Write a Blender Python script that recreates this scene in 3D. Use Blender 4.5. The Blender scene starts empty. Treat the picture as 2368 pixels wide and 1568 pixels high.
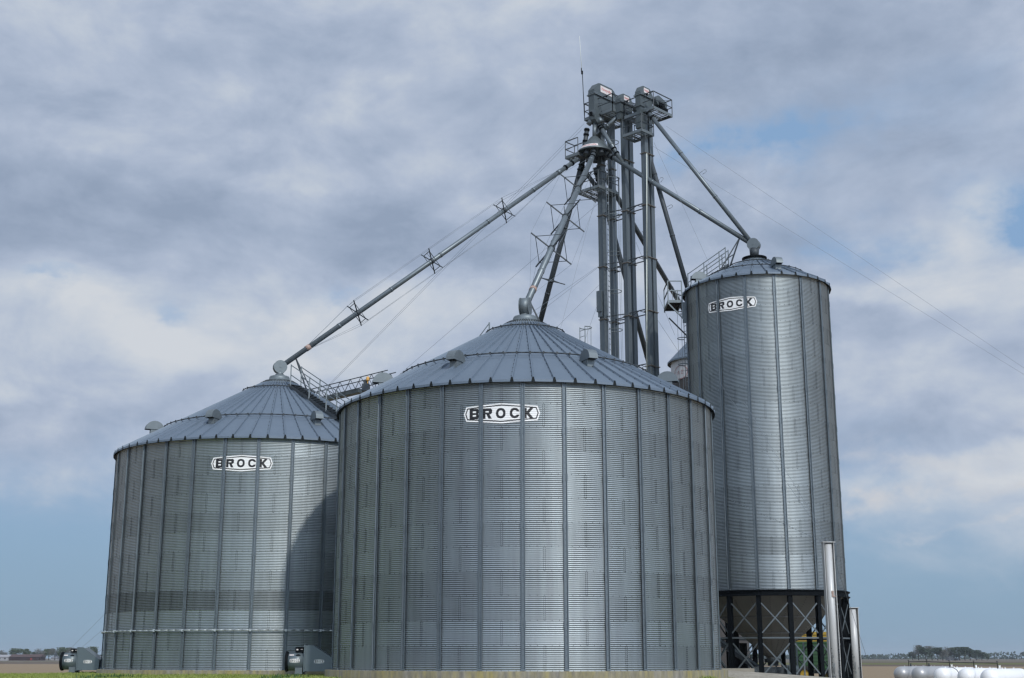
import bpy, bmesh, math, random
import numpy as np
from mathutils import Vector, Matrix
R = math.radians
sin, cos, pi = math.sin, math.cos, math.pi
random.seed(7); rng = np.random.default_rng(7)
scn = bpy.context.scene
COL = scn.collection

# ------------------------------------------------------------------ camera geometry
F, TILT, EYE = 3013.0, R(13.755), Vector((0, 0, 1.7))       # focal length in pixels of a 2367 px wide frame
def at(x, y, Y):                                            # photo pixel (2367 x 1568) + forward distance -> world point
    dx, yc = x - 1183.5, y - 784
    v = Vector((dx, F * cos(TILT) + yc * sin(TILT), F * sin(TILT) - yc * cos(TILT)))
    return EYE + v * (Y / v.y)
def lerp(a, b, t): return a + (b - a) * t
def V(*a): return Vector(a)

# ------------------------------------------------------------------ mesh helper
ROOT = {}
class MB:
    def __init__(s): s.v = []; s.f = []; s.m = []; s.sm = []
    def add(s, vs, fs, mi=0, smooth=False):
        o = len(s.v); s.v += [tuple(p) for p in vs]
        for f in fs: s.f.append(tuple(i + o for i in f)); s.m.append(mi); s.sm.append(smooth)
        return s
    def hexa(s, c, mi=0):                                   # 8 corners: 4 bottom, 4 top (ccw)
        return s.add(c, [(3,2,1,0),(4,5,6,7),(0,1,5,4),(1,2,6,5),(2,3,7,6),(3,0,4,7)], mi)
    def box(s, c, d, ax=None, mi=0):
        X, Y, Z = ax or (V(1,0,0), V(0,1,0), V(0,0,1)); c = Vector(c)
        q = [c + X*(sx*d[0]/2) + Y*(sy*d[1]/2) + Z*(sz*d[2]/2) for sz in (-1,1) for sx,sy in ((-1,-1),(1,-1),(1,1),(-1,1))]
        return s.hexa(q, mi)
    def bar(s, p, q, w, h=None, up=None, mi=0):
        p, q = Vector(p), Vector(q); h = h or w; d = q - p; L = d.length
        if L < 1e-6: return s
        d.normalize(); u = Vector(up) if up else V(0,0,1)
        if abs(d.dot(u)) > .98: u = V(1,0,0) if abs(d.x) < .9 else V(0,1,0)
        sd = d.cross(u).normalized(); u = sd.cross(d).normalized()
        return s.box((p+q)/2, (L, w, h), (d, sd, u), mi)
    def tube(s, p, q, r, n=12, r2=None, caps=True, mi=0, smooth=True):
        p, q = Vector(p), Vector(q); d = (q-p).normalized(); r2 = r if r2 is None else r2
        a = d.orthogonal().normalized(); b = d.cross(a)
        o = len(s.v)
        for c, rr in ((p, r), (q, r2)):
            for k in range(n):
                t = 2*pi*k/n; s.v.append(tuple(c + a*(rr*cos(t)) + b*(rr*sin(t))))
        for k in range(n):
            s.f.append((o+k, o+(k+1) % n, o+n+(k+1) % n, o+n+k)); s.m.append(mi); s.sm.append(smooth)
        if caps:
            s.f.append(tuple(o+k for k in reversed(range(n)))); s.m.append(mi); s.sm.append(False)
            s.f.append(tuple(o+n+k for k in range(n))); s.m.append(mi); s.sm.append(False)
        return s
    def path(s, pts, r, n=8, mi=0):
        for a, b in zip(pts, pts[1:]): s.tube(a, b, r, n, mi=mi)
        return s
    def lathe(s, prof, n=32, c=(0,0,0), ax=None, mi=0, smooth=True, a0=0, a1=2*pi):
        X, Y, Z = ax or (V(1,0,0), V(0,1,0), V(0,0,1)); c = Vector(c); o = len(s.v); full = abs(a1-a0-2*pi) < 1e-6
        cols = n if full else n + 1
        for r, z in prof:
            for k in range(cols):
                t = a0 + (a1-a0)*k/n; s.v.append(tuple(c + X*(r*cos(t)) + Y*(r*sin(t)) + Z*z))
        for i in range(len(prof)-1):
            for k in range(n):
                k2 = (k+1) % cols
                s.f.append((o+i*cols+k, o+i*cols+k2, o+(i+1)*cols+k2, o+(i+1)*cols+k)); s.m.append(mi); s.sm.append(smooth)
        return s
    def prism(s, poly, O, A, B, N, t, mi=0):               # polygon (a,b) in plane A,B at O, extruded by +-t/2 along N
        O = Vector(O); n = len(poly)
        lo = [O + A*a + B*b - N*(t/2) for a, b in poly]; hi = [O + A*a + B*b + N*(t/2) for a, b in poly]
        return s.add(lo+hi, [tuple(range(n))[::-1], tuple(range(n, 2*n))] + [(k, (k+1) % n, n+(k+1) % n, n+k) for k in range(n)], mi)
    def build(s, name, mats, parent=None, world=True, root=None):
        me = bpy.data.meshes.new(name)
        M = Matrix.Identity(4)
        if parent is not None and world: M = ROOT[parent.name].inverted()
        if root is not None: M = root.inverted()
        vs = [tuple(M @ Vector(p)) for p in s.v] if (parent is not None and world) or root is not None else s.v
        me.from_pydata(vs, [], s.f)
        for m in (mats if isinstance(mats, (list, tuple)) else [mats]): me.materials.append(m)
        me.polygons.foreach_set('material_index', s.m); me.polygons.foreach_set('use_smooth', s.sm)
        me.update()
        return link(name, me, parent)
def link(name, me, parent=None):
    o = bpy.data.objects.new(name, me); COL.objects.link(o)
    if parent is not None: o.parent = parent; ROOT[o.name] = ROOT[parent.name]
    else: ROOT[o.name] = Matrix.Identity(4)
    return o
def tag(o, label=None, cat=None, group=None, kind=None):
    for k, v in (('label', label), ('category', cat), ('group', group), ('kind', kind)):
        if v: o[k] = v
    return o
def thing(name, label, cat, loc=(0,0,0), rz=0.0, group=None):
    o = bpy.data.objects.new(name, None); COL.objects.link(o); o.empty_display_size = .3
    o.location = loc; o.rotation_euler = (0,0,rz)
    ROOT[o.name] = Matrix.Translation(Vector(loc)) @ Matrix.Rotation(rz, 4, 'Z')
    return tag(o, label, cat, group)
def solo(mb, name, mats, label, cat, loc, group=None):      # a thing that is one mesh
    o = mb.build(name, mats, root=Matrix.Translation(Vector(loc))); o.location = loc
    return tag(o, label, cat, group)

# ------------------------------------------------------------------ materials
def mat(name, col, rough=.6, metal=0.0, spec=.5, noise=None, noise2=None, bump=None, streak=None):
    m = bpy.data.materials.new(name); m.use_nodes = True; nt = m.node_tree; N = nt.nodes; Lk = nt.links
    b = N['Principled BSDF']; b.inputs['Roughness'].default_value = rough; b.inputs['Metallic'].default_value = metal
    b.inputs['Specular IOR Level'].default_value = spec
    c4 = (*col, 1); b.inputs['Base Color'].default_value = c4
    src = None
    tc = N.new('ShaderNodeTexCoord')
    for nz in (noise, noise2):
        if not nz: continue
        sc, amt, c2 = nz
        n = N.new('ShaderNodeTexNoise'); n.inputs['Scale'].default_value = sc; n.inputs['Detail'].default_value = 5
        n.inputs['Roughness'].default_value = .6
        if streak:
            mp = N.new('ShaderNodeMapping'); mp.inputs['Scale'].default_value = streak
            Lk.new(tc.outputs['Object'], mp.inputs['Vector']); Lk.new(mp.outputs[0], n.inputs['Vector'])
        else: Lk.new(tc.outputs['Object'], n.inputs['Vector'])
        mr = N.new('ShaderNodeMapRange'); mr.inputs['From Min'].default_value = .35; mr.inputs['From Max'].default_value = .68
        mr.inputs['To Max'].default_value = amt; Lk.new(n.outputs['Fac'], mr.inputs['Value'])
        mx = N.new('ShaderNodeMix'); mx.data_type = 'RGBA'; mx.inputs['B'].default_value = (*c2, 1)
        if src: Lk.new(src, mx.inputs['A'])
        else: mx.inputs['A'].default_value = c4
        Lk.new(mr.outputs[0], mx.inputs['Factor']); src = mx.outputs['Result']
    if src: Lk.new(src, b.inputs['Base Color'])
    if bump:
        n = N.new('ShaderNodeTexNoise'); n.inputs['Scale'].default_value = bump[0]; n.inputs['Detail'].default_value = 4
        Lk.new(tc.outputs['Object'], n.inputs['Vector'])
        bp = N.new('ShaderNodeBump'); bp.inputs['Strength'].default_value = bump[1]; bp.inputs['Distance'].default_value = bump[2]
        Lk.new(n.outputs['Fac'], bp.inputs['Height']); Lk.new(bp.outputs[0], b.inputs['Normal'])
    return m
def wall_mat(name, col, rough, metal):
    m = mat(name, col, rough, metal); nt = m.node_tree; N = nt.nodes; Lk = nt.links; b = N['Principled BSDF']
    at_ = N.new('ShaderNodeAttribute'); at_.attribute_name = 'tone'
    tc = N.new('ShaderNodeTexCoord'); n = N.new('ShaderNodeTexNoise'); n.inputs['Scale'].default_value = 1.1; n.inputs['Detail'].default_value = 6
    mp = N.new('ShaderNodeMapping'); mp.inputs['Scale'].default_value = (1, 1, .35)
    Lk.new(tc.outputs['Object'], mp.inputs['Vector']); Lk.new(mp.outputs[0], n.inputs['Vector'])
    m1 = N.new('ShaderNodeMath'); m1.operation = 'MULTIPLY_ADD'; m1.inputs[1].default_value = .24; m1.inputs[2].default_value = -.12
    Lk.new(n.outputs['Fac'], m1.inputs[0])
    n2 = N.new('ShaderNodeTexNoise'); n2.inputs['Scale'].default_value = 1.0; n2.inputs['Detail'].default_value = 5
    mp2 = N.new('ShaderNodeMapping'); mp2.inputs['Scale'].default_value = (5, 5, .22); Lk.new(tc.outputs['Object'], mp2.inputs['Vector']); Lk.new(mp2.outputs[0], n2.inputs['Vector'])
    m5 = N.new('ShaderNodeMath'); m5.operation = 'MULTIPLY_ADD'; m5.inputs[1].default_value = .40; Lk.new(n2.outputs['Fac'], m5.inputs[0]); Lk.new(m1.outputs[0], m5.inputs[2])
    m6 = N.new('ShaderNodeMath'); m6.operation = 'SUBTRACT'; m6.inputs[1].default_value = .20; Lk.new(m5.outputs[0], m6.inputs[0])
    m2 = N.new('ShaderNodeMath'); m2.operation = 'ADD'; Lk.new(m6.outputs[0], m2.inputs[0]); Lk.new(at_.outputs['Fac'], m2.inputs[1])
    m3 = N.new('ShaderNodeMath'); m3.operation = 'ADD'; m3.inputs[1].default_value = 1.0; Lk.new(m2.outputs[0], m3.inputs[0])
    vm = N.new('ShaderNodeVectorMath'); vm.operation = 'SCALE'; vm.inputs[0].default_value = col; Lk.new(m3.outputs[0], vm.inputs['Scale'])
    Lk.new(vm.outputs[0], b.inputs['Base Color'])
    m4 = N.new('ShaderNodeMath'); m4.operation = 'MULTIPLY_ADD'; m4.inputs[1].default_value = -.12; m4.inputs[2].default_value = rough
    Lk.new(m2.outputs[0], m4.inputs[0]); Lk.new(m4.outputs[0], b.inputs['Roughness'])
    return m
M = {}
M['wall'] = wall_mat('corrugated_galvanized', (.325,.365,.385), .47, 1.0)
M['roof'] = mat('roof_galvanized', (.13,.172,.222), .56, .25, noise=(1.6,.5,(.105,.14,.185)), noise2=(5,.3,(.155,.195,.24)), streak=(1,1,.6))
M['stiff'] = mat('stiffener_galvanized', (.17,.205,.23), .5, .6, noise=(3,.4,(.12,.15,.17)), streak=(1,1,.15))
M['galv'] = mat('plain_galvanized', (.165,.195,.21), .5, .45, noise=(4,.4,(.115,.14,.155)))
M['pipe'] = mat('spout_galvanized', (.16,.19,.21), .42, .5, noise=(2.5,.5,(.105,.13,.145)))
M['trunk'] = mat('weathered_galvanized', (.14,.17,.19), .5, .45, noise=(2.0,.6,(.08,.10,.115)), streak=(1,1,.12))
M['head'] = mat('head_galvanized', (.095,.118,.128), .5, .35, noise=(2.5,.5,(.065,.082,.09)))
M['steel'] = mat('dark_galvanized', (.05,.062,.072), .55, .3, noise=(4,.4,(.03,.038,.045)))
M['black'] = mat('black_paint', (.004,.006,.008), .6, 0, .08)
M['bolt'] = mat('bolt_black', (.010,.014,.016), .6, .0, .15)
M['decal_white'] = mat('decal_white', (.84,.85,.84), .5)
M['decal_black'] = mat('decal_black', (.012,.013,.015), .4)
M['label_red'] = mat('label_red', (.50,.13,.12), .5)
M['label_white'] = mat('label_white', (.66,.62,.61), .5)
M['gasket'] = mat('gasket_tan', (.17,.16,.145), .8, noise=(6,.5,(.12,.10,.08)))
M['rust'] = mat('rusty_primer', (.30,.19,.15), .8, noise=(9,.6,(.42,.36,.33)))
M['brace'] = mat('brace_galvanized', (.13,.155,.17), .45, .5, noise=(3,.4,(.10,.12,.13)))
M['hopper'] = mat('hopper_galvanized', (.16,.155,.14), .6, .2, noise=(1.2,.5,(.115,.112,.10)))
M['fan'] = mat('fan_grey_paint', (.12,.155,.175), .4, .2, noise=(3,.3,(.09,.12,.135)))
M['conc'] = mat('stained_concrete', (.25,.235,.195), .9, noise=(2.2,.85,(.30,.25,.07)), noise2=(7,.7,(.10,.095,.08)), bump=(12,.4,.02), streak=(1,1,.25))
M['conc2'] = mat('pale_concrete', (.30,.28,.235), .9, noise=(2.0,.5,(.19,.175,.14)), bump=(12,.4,.02))
M['white'] = mat('white_tank_paint', (.82,.83,.84), .35, noise=(1.1,.3,(.76,.76,.75)))
M['silver'] = mat('silver_tank_paint', (.40,.41,.42), .38, .3, noise=(1.5,.3,(.32,.33,.34)))
M['postgrey'] = mat('post_grey_paint', (.52,.53,.525), .4, .1, noise=(3,.35,(.42,.42,.41)), streak=(1,1,.2))
M['whitebin'] = mat('white_bin_paint', (.50,.51,.53), .5, noise=(.8,.4,(.42,.42,.42)), streak=(1,1,.2))
M['shadebin'] = mat('shaded_bin_wall', (.065,.062,.062), .8, .1, noise=(1.5,.5,(.045,.042,.042)))  # lower wall of the white bin: its shade is put into the colour
M['green'] = mat('wagon_green', (.014,.075,.022), .5, noise=(2,.4,(.03,.055,.02)))
M['yellow'] = mat('wagon_yellow', (.33,.215,.012), .5, noise=(2,.4,(.24,.155,.015)))
M['tyre'] = mat('tyre_rubber', (.012,.012,.012), .85)
M['amber'] = mat('amber_plastic', (.62,.33,.06), .3)
M['wire'] = mat('wire_steel', (.22,.25,.28), .5, .6)
M['antenna'] = mat('antenna_fibreglass', (.62,.66,.60), .5)
M['barn'] = mat('barn_red', (.035,.018,.018), .9, noise=(.3,.5,(.022,.014,.016)))
M['barnroof'] = mat('barn_roof', (.075,.045,.042), .9)
M['emblem'] = mat('emblem_faded_red', (.36,.20,.20), .6)
M['redpaint'] = mat('red_paint', (.24,.03,.025), .6)
M['bright'] = mat('bright_galvanized', (.42,.46,.48), .4, .4, noise=(3,.3,(.33,.37,.39)))
M['housewhite'] = mat('house_white', (.30,.30,.31), .8)
M['houseroof'] = mat('house_roof', (.16,.17,.19), .9)
M['leafA'] = mat('leaf_dark', (.028,.052,.022), .8, noise=(.35,.6,(.018,.032,.016)))
M['leafB'] = mat('leaf_mid', (.060,.090,.035), .8, noise=(.35,.6,(.04,.06,.026)))
M['leafC'] = mat('leaf_bare', (.115,.115,.095), .9, noise=(.35,.6,(.08,.08,.07)))
M['bark'] = mat('bark', (.05,.042,.035), .9)
M['grass'] = mat('grass_blades', (.21,.26,.05), .7, noise=(.5,.7,(.28,.31,.09)), noise2=(1.7,.5,(.12,.17,.03)))
M['weed'] = mat('weed_leaves', (.035,.085,.018), .6)

# ------------------------------------------------------------------ text as polygons
_tc = {}
def text_mesh(txt, offset=.0, res=3, shear=0):
    key = (txt, offset, shear)
    if key not in _tc:
        cu = bpy.data.curves.new('lettering', 'FONT'); cu.body = txt; cu.align_x = 'CENTER'; cu.align_y = 'CENTER'
        cu.size = 1; cu.offset = offset; cu.resolution_u = res; cu.shear = shear
        o = bpy.data.objects.new('lettering', cu); COL.objects.link(o)
        dg = bpy.context.evaluated_depsgraph_get(); dg.update()
        me = bpy.data.meshes.new_from_object(o.evaluated_get(dg))
        vs = [tuple(v.co) for v in me.vertices]; fs = [tuple(p.vertices) for p in me.polygons]
        bpy.data.objects.remove(o); bpy.data.curves.remove(cu); bpy.data.meshes.remove(me)
        xs = [v[0] for v in vs]; ys = [v[1] for v in vs]
        cx, cy = (min(xs)+max(xs))/2, (min(ys)+max(ys))/2; w, h = max(xs)-min(xs), max(ys)-min(ys)
        _tc[key] = ([((x-cx)/w, (y-cy)/h) for x, y, z in vs], fs)
    return _tc[key]
def add_text(mb, txt, w, h, fn, mi, offset=0., shear=0):    # fn(a,b) maps metres on the label to a world point
    vs, fs = text_mesh(txt, offset, shear=shear)
    mb.add([fn(a*w, b*h) for a, b in vs], fs, mi)

# ------------------------------------------------------------------ company sign: white elongated octagon, black rim, black letters
def in_letter(ch, x, y):                                    # x,y in -.5..+.5
    t = .31                                                 # stroke
    if abs(x) > .5 or abs(y) > .5: return False
    if ch in 'BR':
        if x > .30 and (abs(y) > .40) and (ch == 'B' or y > 0): return (x-.30) + (abs(y)-.40) < .17
    if ch == 'B':
        if x > .40 and abs(y) < .08: return (x-.40) < .8*abs(y)
        return not (-.5+t+.02 < x < .5-t-.02 and (.09 < y < .5-t+.07 or -.5+t-.07 < y < -.09))
    if ch == 'R':
        if x < -.5+t+.02: return True
        if y > -.06: 
            if x > .38 and y < .04: return (x-.38) < (y+.06)
            return not (x < .5-t-.02 and .10 < y < .5-t+.06)
        c = .0 + (-.06 - y)*.55
        return abs(x - (c+.06)) < .17
    if ch == 'O' or ch == 'C':
        ro = abs(x/.5)**2.3 + abs(y/.5)**2.3; ri = abs(x/.24)**2.2 + abs(y/.27)**2.2
        if ro > 1 or ri < 1: return False
        return not (ch == 'C' and x > .05 and abs(y) < .15)
    if ch == 'K':
        if x < -.5+t+.02: return True
        if y > 0: c = -.10 + y*.9
        else: c = -.10 - y*.9
        return abs(x - c) < .19 or (x < 0 and abs(y) < .12)
    return False
LET = [('B', -.955), ('R', -.495), ('O', -.025), ('C', .455), ('K', .925)]
def sign_class(a, b, W=2.67):                               # 0 none, 1 white, 2 black (metres on the big sign)
    hw = W/2
    def hex_h(x, g):                                        # half height at x for shape shrunk by g
        ax = abs(x)
        return (.355 - .10*ax/(hw-.09)) - g
    def inside(g):
        ax, ab = abs(a), abs(b)
        if ax > hw - g: return False
        if ab > hex_h(a, g): return False
        lim = hw - g - .09*ab/.255 * (1 if ab < .255 else 1)
        return ax < lim
    if not inside(0): return 0
    if inside(.05) and not inside(.092): return 2
    for ch, cx in LET:
        if in_letter(ch, (a-cx)/.335, (b-.0)/.36): return 2
    return 1
def sign_mesh(fn, nx, zs, W=2.67):                          # fn(a, b) -> point
    mb = MB(); idx = {}
    xs = np.linspace(-W/2, W/2, nx+1)
    for i in range(nx):
        for j in range(len(zs)-1):
            c = sign_class((xs[i]+xs[i+1])/2, (zs[j]+zs[j+1])/2, W)
            if not c: continue
            q = []
            for ii, jj in ((i,j),(i+1,j),(i+1,j+1),(i,j+1)):
                if (ii,jj) not in idx: idx[ii,jj] = len(mb.v); mb.v.append(tuple(fn(xs[ii], zs[jj])))
                q.append(idx[ii,jj])
            mb.f.append(tuple(q)); mb.m.append(c-1); mb.sm.append(True)
    return mb

# ------------------------------------------------------------------ corrugated bins
PITCH, AMP, RING = .06775, .0115, .813
SLOPES = {'big': math.tan(R(29.5)), 'flange': math.tan(R(27.4))}; SLOPE = SLOPES['big']
def corr(z): return AMP*cos(2*pi*z/PITCH)
def phi_pt(r, phi, z): return V(r*sin(phi), -r*cos(phi), z)
def bin_wall(root, Rw, rings, nst, ph, special):
    H = rings*RING; per = 8; rows = rings*12*per + 1; seg = nst*4
    z = np.linspace(0, H, rows); fl = ph + 2*pi*np.arange(seg)/seg
    rr = Rw + AMP*np.cos(2*pi*z/PITCH)
    ring = np.minimum((z/RING - 1e-6).astype(int), rings-1)
    wob = np.zeros((rows, seg))
    for k in range(5):
        a, b, p, q = rng.integers(3, 30), rng.uniform(.3, 2.2), rng.uniform(0, 6.3), rng.uniform(0, 6.3)
        wob += .0012*np.sin(a*fl[None,:] + p)*np.sin(b*z[:,None] + q)
    rad = rr[:,None] + wob + (ring*.0004)[:,None]*0
    co = np.empty((rows*seg, 3)); co[:,0] = (rad*np.sin(fl)[None,:]).ravel(); co[:,1] = (-rad*np.cos(fl)[None,:]).ravel()
    co[:,2] = np.repeat(z, seg)
    i, k = np.meshgrid(np.arange(rows-1), np.arange(seg), indexing='ij')
    k2 = (k+1) % seg
    faces = np.stack([i*seg+k, i*seg+k2, (i+1)*seg+k2, (i+1)*seg+k], -1).reshape(-1, 4)
    fr = np.minimum(((i+.5)/(12*per)).astype(int), rings-1); bay = k//4
    sheet = ((bay + (fr % 2) + 0) // 2) % (nst//2)
    tone_s = rng.normal(0, .035, (rings, nst//2)); tone_r = rng.normal(0, .05, rings)
    for q, v in special.items(): tone_r[q] = v
    tone = (tone_s[fr, sheet] + tone_r[fr]).ravel()
    # bolts
    bv, bf = [], []
    def bolt(phi, z0, r0, s=.010):
        n = V(sin(phi), -cos(phi), 0); t = V(cos(phi), sin(phi), 0); c = n*r0 + V(0,0,z0); o = len(bv)
        for d in (0, .011):
            e = s if d == 0 else s*.8
            for sx, sz in ((-1,-1),(1,-1),(1,1),(-1,1)): bv.append(c + n*d + t*(sx*e) + V(0,0,sz*e))
        for f in ((4,5,6,7),(0,1,5,4),(1,2,6,5),(2,3,7,6),(3,0,4,7)): bf.append(tuple(o+x for x in f))
    bw = 2*pi/nst
    for r_ in range(rings):
        for s_ in range(nst//2):
            pc = ph + (2*s_ + (r_ % 2) + .5)*bw + 0.0
            for c_ in range(12):
                for sg in (-1, 1): bolt(pc + sg*.032/Rw, r_*RING + (c_+.5)*PITCH, Rw - AMP*.4, .0095)
        for s_ in range(nst):
            for q in range(5): bolt(ph + (s_ + .16 + q*.17)*bw, r_*RING + .012, Rw + AMP*.9 - .004)
    nv = len(co)
    me = bpy.data.meshes.new('wall'); nb = len(bv); nf = len(faces); mfb = len(bf)
    allco = np.vstack([co, np.array([tuple(p) for p in bv])]); allf = np.vstack([faces, np.array(bf) + nv])
    me.vertices.add(len(allco)); me.vertices.foreach_set('co', allco.astype(np.float32).ravel())
    me.loops.add(len(allf)*4); me.loops.foreach_set('vertex_index', allf.astype(np.int32).ravel())
    me.polygons.add(len(allf)); me.polygons.foreach_set('loop_start', (np.arange(len(allf))*4).astype(np.int32))
    me.polygons.foreach_set('material_index', np.concatenate([np.zeros(nf), np.ones(mfb)]).astype(np.int32))
    me.polygons.foreach_set('use_smooth', np.concatenate([np.ones(nf), np.zeros(mfb)]).astype(bool))
    a = me.attributes.new('tone', 'FLOAT', 'FACE'); a.data.foreach_set('value', np.concatenate([tone, np.zeros(mfb)]).astype(np.float32))
    me.materials.append(M['wall']); me.materials.append(M['bolt'])
    me.update(calc_edges=True); me.validate()
    return link('wall', me, root), H
def stiffener_mesh(H, Rw):
    prof = [(-.073,.040),(-.073,.058),(-.052,.058),(-.034,.016),(.034,.016),(.052,.058),(.073,.058),(.073,.040)]
    mb = MB(); n = len(prof)
    base = Rw
    mb.add([V(t, -(base+r), z) for z in (0.02, H-.05) for t, r in prof], [(i, i+1, n+i+1, n+i) for i in range(n-1)], 0)
    mb.add([V(t, -(base+r-.003), z) for z in (0.02, H-.05) for t, r in prof], [(n+i, n+i+1, i+1, i) for i in range(n-1)], 0)
    z = RING*2 - .12
    while z < H - .3:                                       # splice plates with rows of small bolts
        for sg in (-1, 1):
            mb.box((sg*.064, -(base+.061), z), (.042, .006, .26))
            for q in range(4): mb.box((sg*.070, -(base+.067), z-.1+q*.066), (.014,.008,.014), mi=1)
        z += 2*RING
    for q in range(int(H/.2)): mb.box((0, -(base+.021), .1+q*.2), (.016,.012,.016), mi=1)
    mb.box((0, -(base+.04), .035), (.16,.075,.05))
    return mb
def bin_roof(root, ze, re, nrib, ph, rtop, ring_rs, cap):
    SLOPE = SLOPES[cap]
    mb = MB(); rows = np.linspace(re, rtop, 9)
    hw, hh = .034, .078
    zr = lambda r: ze + (re - r)*SLOPE
    cols = []
    for k in range(nrib):
        p = ph + 2*pi*k/nrib
        cols += [(p, -hw*1.25, 0), (p, -hw*.55, hh), (p, hw*.55, hh), (p, hw*1.25, 0)]
    o = len(mb.v); n = len(cols)
    for r in rows:
        lim = min(1.0, (2*pi*r/nrib)*.42/(hw*1.25))
        for p, t, h in cols: mb.v.append(tuple(phi_pt(r, p + t*lim/r, zr(r) + h*min(1, lim*1.3))))
    for i in range(len(rows)-1):
        for k in range(n):
            k2 = (k+1) % n; mb.f.append((o+i*n+k, o+i*n+k2, o+(i+1)*n+k2, o+(i+1)*n+k)); mb.m.append(0); mb.sm.append(False)
    # turned-down eave lip
    o2 = len(mb.v)
    for p, t, h in cols: mb.v.append(tuple(phi_pt(re+.005, p + t/re, ze - .085)))
    for k in range(n): k2 = (k+1) % n; mb.f.append((o2+k, o2+k2, o+k2, o+k)); mb.m.append(0); mb.sm.append(False)
    # closed dark rib ends and screws along the ribs
    for k in range(nrib):
        p = ph + 2*pi*k/nrib; nrm = V(sin(p), -cos(p), 0); tg = V(cos(p), sin(p), 0)
        c = nrm*(re+.012) + V(0,0,ze)
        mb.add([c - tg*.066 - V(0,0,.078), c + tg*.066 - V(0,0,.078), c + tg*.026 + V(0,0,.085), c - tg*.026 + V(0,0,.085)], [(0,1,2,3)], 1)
        r = re - .3
        while r > rtop + .4:
            mb.box(nrm*r + V(0,0,zr(r)+.014) - tg*.045, (.022,.022,.03), mi=1); r -= .42
    # lap line of the two sheet lengths
    rl = ring_rs[0] + .18
    mb.lathe([(rl+.02, zr(rl+.02)+.004), (rl-.02, zr(rl-.02)+.010), (rl-.06, zr(rl-.06)+.002)], nrib*2)
    roof = mb.build('roof', [M['roof'], M['bolt']], root, world=False)
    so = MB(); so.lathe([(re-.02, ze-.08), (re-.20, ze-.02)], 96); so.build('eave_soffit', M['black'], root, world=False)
    for rr in ring_rs:                                      # stand-off pipe rings
        g = MB(); n = 96
        pts = [phi_pt(rr, 2*pi*k/n, zr(rr) + .13) for k in range(n+1)]
        g.path(pts, .026, 6)
        step = 1 if rr > 2.5 else 3
        for k in range(0, nrib, step):
            p = ph + 2*pi*k/nrib; a = phi_pt(rr, p, zr(rr)+.02); b = phi_pt(rr, p, zr(rr)+.14)
            g.bar(a, b, .05, .03)
            g.tube(b - V(sin(p), -cos(p), 0)*.015, b + V(sin(p), -cos(p), 0)*.015, .05, 8)
        g.build('roof_ring', M['steel'], root, world=False)
    # peak collar with bolt rows, cap, neck
    c = MB(); r0 = rtop + .06; zt = zr(rtop) + .03
    if cap == 'big':
        rc = .45
        c.lathe([(r0, zt-.04), (rtop-.02, zt+.03), (rc+.06, zr(rc+.06)+.06), (rc+.05, zr(rc)+.12)], 48)
        for k in range(72):
            for q in range(3):
                p = 2*pi*(k + .5*(q % 2))/72; r = rtop - .06 - q*.10
                c.box(phi_pt(r, p, zr(r)+.075), (.028,.028,.03), mi=1)
        ztop = zr(rc) + .12
        c.lathe([(rc+.05, ztop), (rc+.02, ztop+.06), (rc-.12, ztop+.11), (.20, ztop+.13), (.17, ztop+.17)], 40)
        c.build('peak_cap', [M['galv'], M['bolt']], root, world=False)
        return roof, ztop + .15
    rc = .55
    c.lathe([(r0, zt-.04), (rc, zr(rc)+.05), (rc, zr(rc)+.14)], 40)
    c.build('peak_collar', [M['galv']], root, world=False)
    f = MB(); zc = zr(rc)+.10
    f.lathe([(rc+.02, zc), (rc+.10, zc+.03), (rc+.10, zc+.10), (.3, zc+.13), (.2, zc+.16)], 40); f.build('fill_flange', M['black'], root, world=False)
    return roof, zc + .14
def vent_parts(root, r, phi, ze, re):                       # gooseneck roof vent
    zr = ze + (re-r)*SLOPE; n = V(sin(phi), -cos(phi), 0); t = V(cos(phi), sin(phi), 0); Z = V(0,0,1)
    O = n*r + V(0,0,zr)
    w = .35; k_ = .84
    dn = (n - Z*SLOPE).normalized()                         # down the slope
    up = t.cross(dn); up = up if up.z > 0 else -up
    neck = MB(); neck.prism([(a*k_,b*k_) for a,b in [(-.24,-.12),(.22,-.12),(.22,.34),(-.24,.34)]], O, n, Z, t, w*.82)
    hood = MB(); pts = []
    for k in range(13):
        a = pi*k/12; pts.append((-.06 + .50*cos(pi-a) + .06, .22 + .46*sin(a)))
    pts += [(.50,.20), (.22,.20), (-.26,.20), (-.46, .0)]
    hood.prism([(a*k_,b*k_) for a,b in pts], O, n, Z, t, w)
    v = hood.build('roof_vent', M['galv'], root, world=False)
    neck.build('vent_neck', M['galv'], v, world=False)
    op = MB(); op.box(O + n*.34*k_ + Z*.195*k_, (.27*k_, w*.9, .006), (n, t, Z)); op.build('vent_opening', M['black'], v, world=False)
    return v
def inlet_drum(root, z0, local_dir, r=.34, w=.42, neck=.22):  # dead-box at the end of a spout; drum axis across the spout
    d = Vector(local_dir).normalized(); ax = V(-d.y, d.x, 0)
    m = MB(); c = V(0,0,z0+neck+r)
    m.tube((0,0,z0-.05), (0,0,z0+neck+.1), .17, 16)
    m.tube((0,0,z0-.02), (0,0,z0+.03), .22, 16)
    n = m.build('inlet_neck', M['galv'], root, world=False)
    k = MB(); k.tube(c - ax*w/2, c + ax*w/2, r, 28)
    for s in (-1, 1): k.tube(c + ax*(s*(w/2-.02)), c + ax*(s*(w/2+.012)), r+.012, 28); k.tube(c + ax*(s*w/2), c + ax*(s*(w/2+.03)), .05, 10)
    k.build('inlet_drum', M['galv'], root, world=False)
    return c
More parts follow.
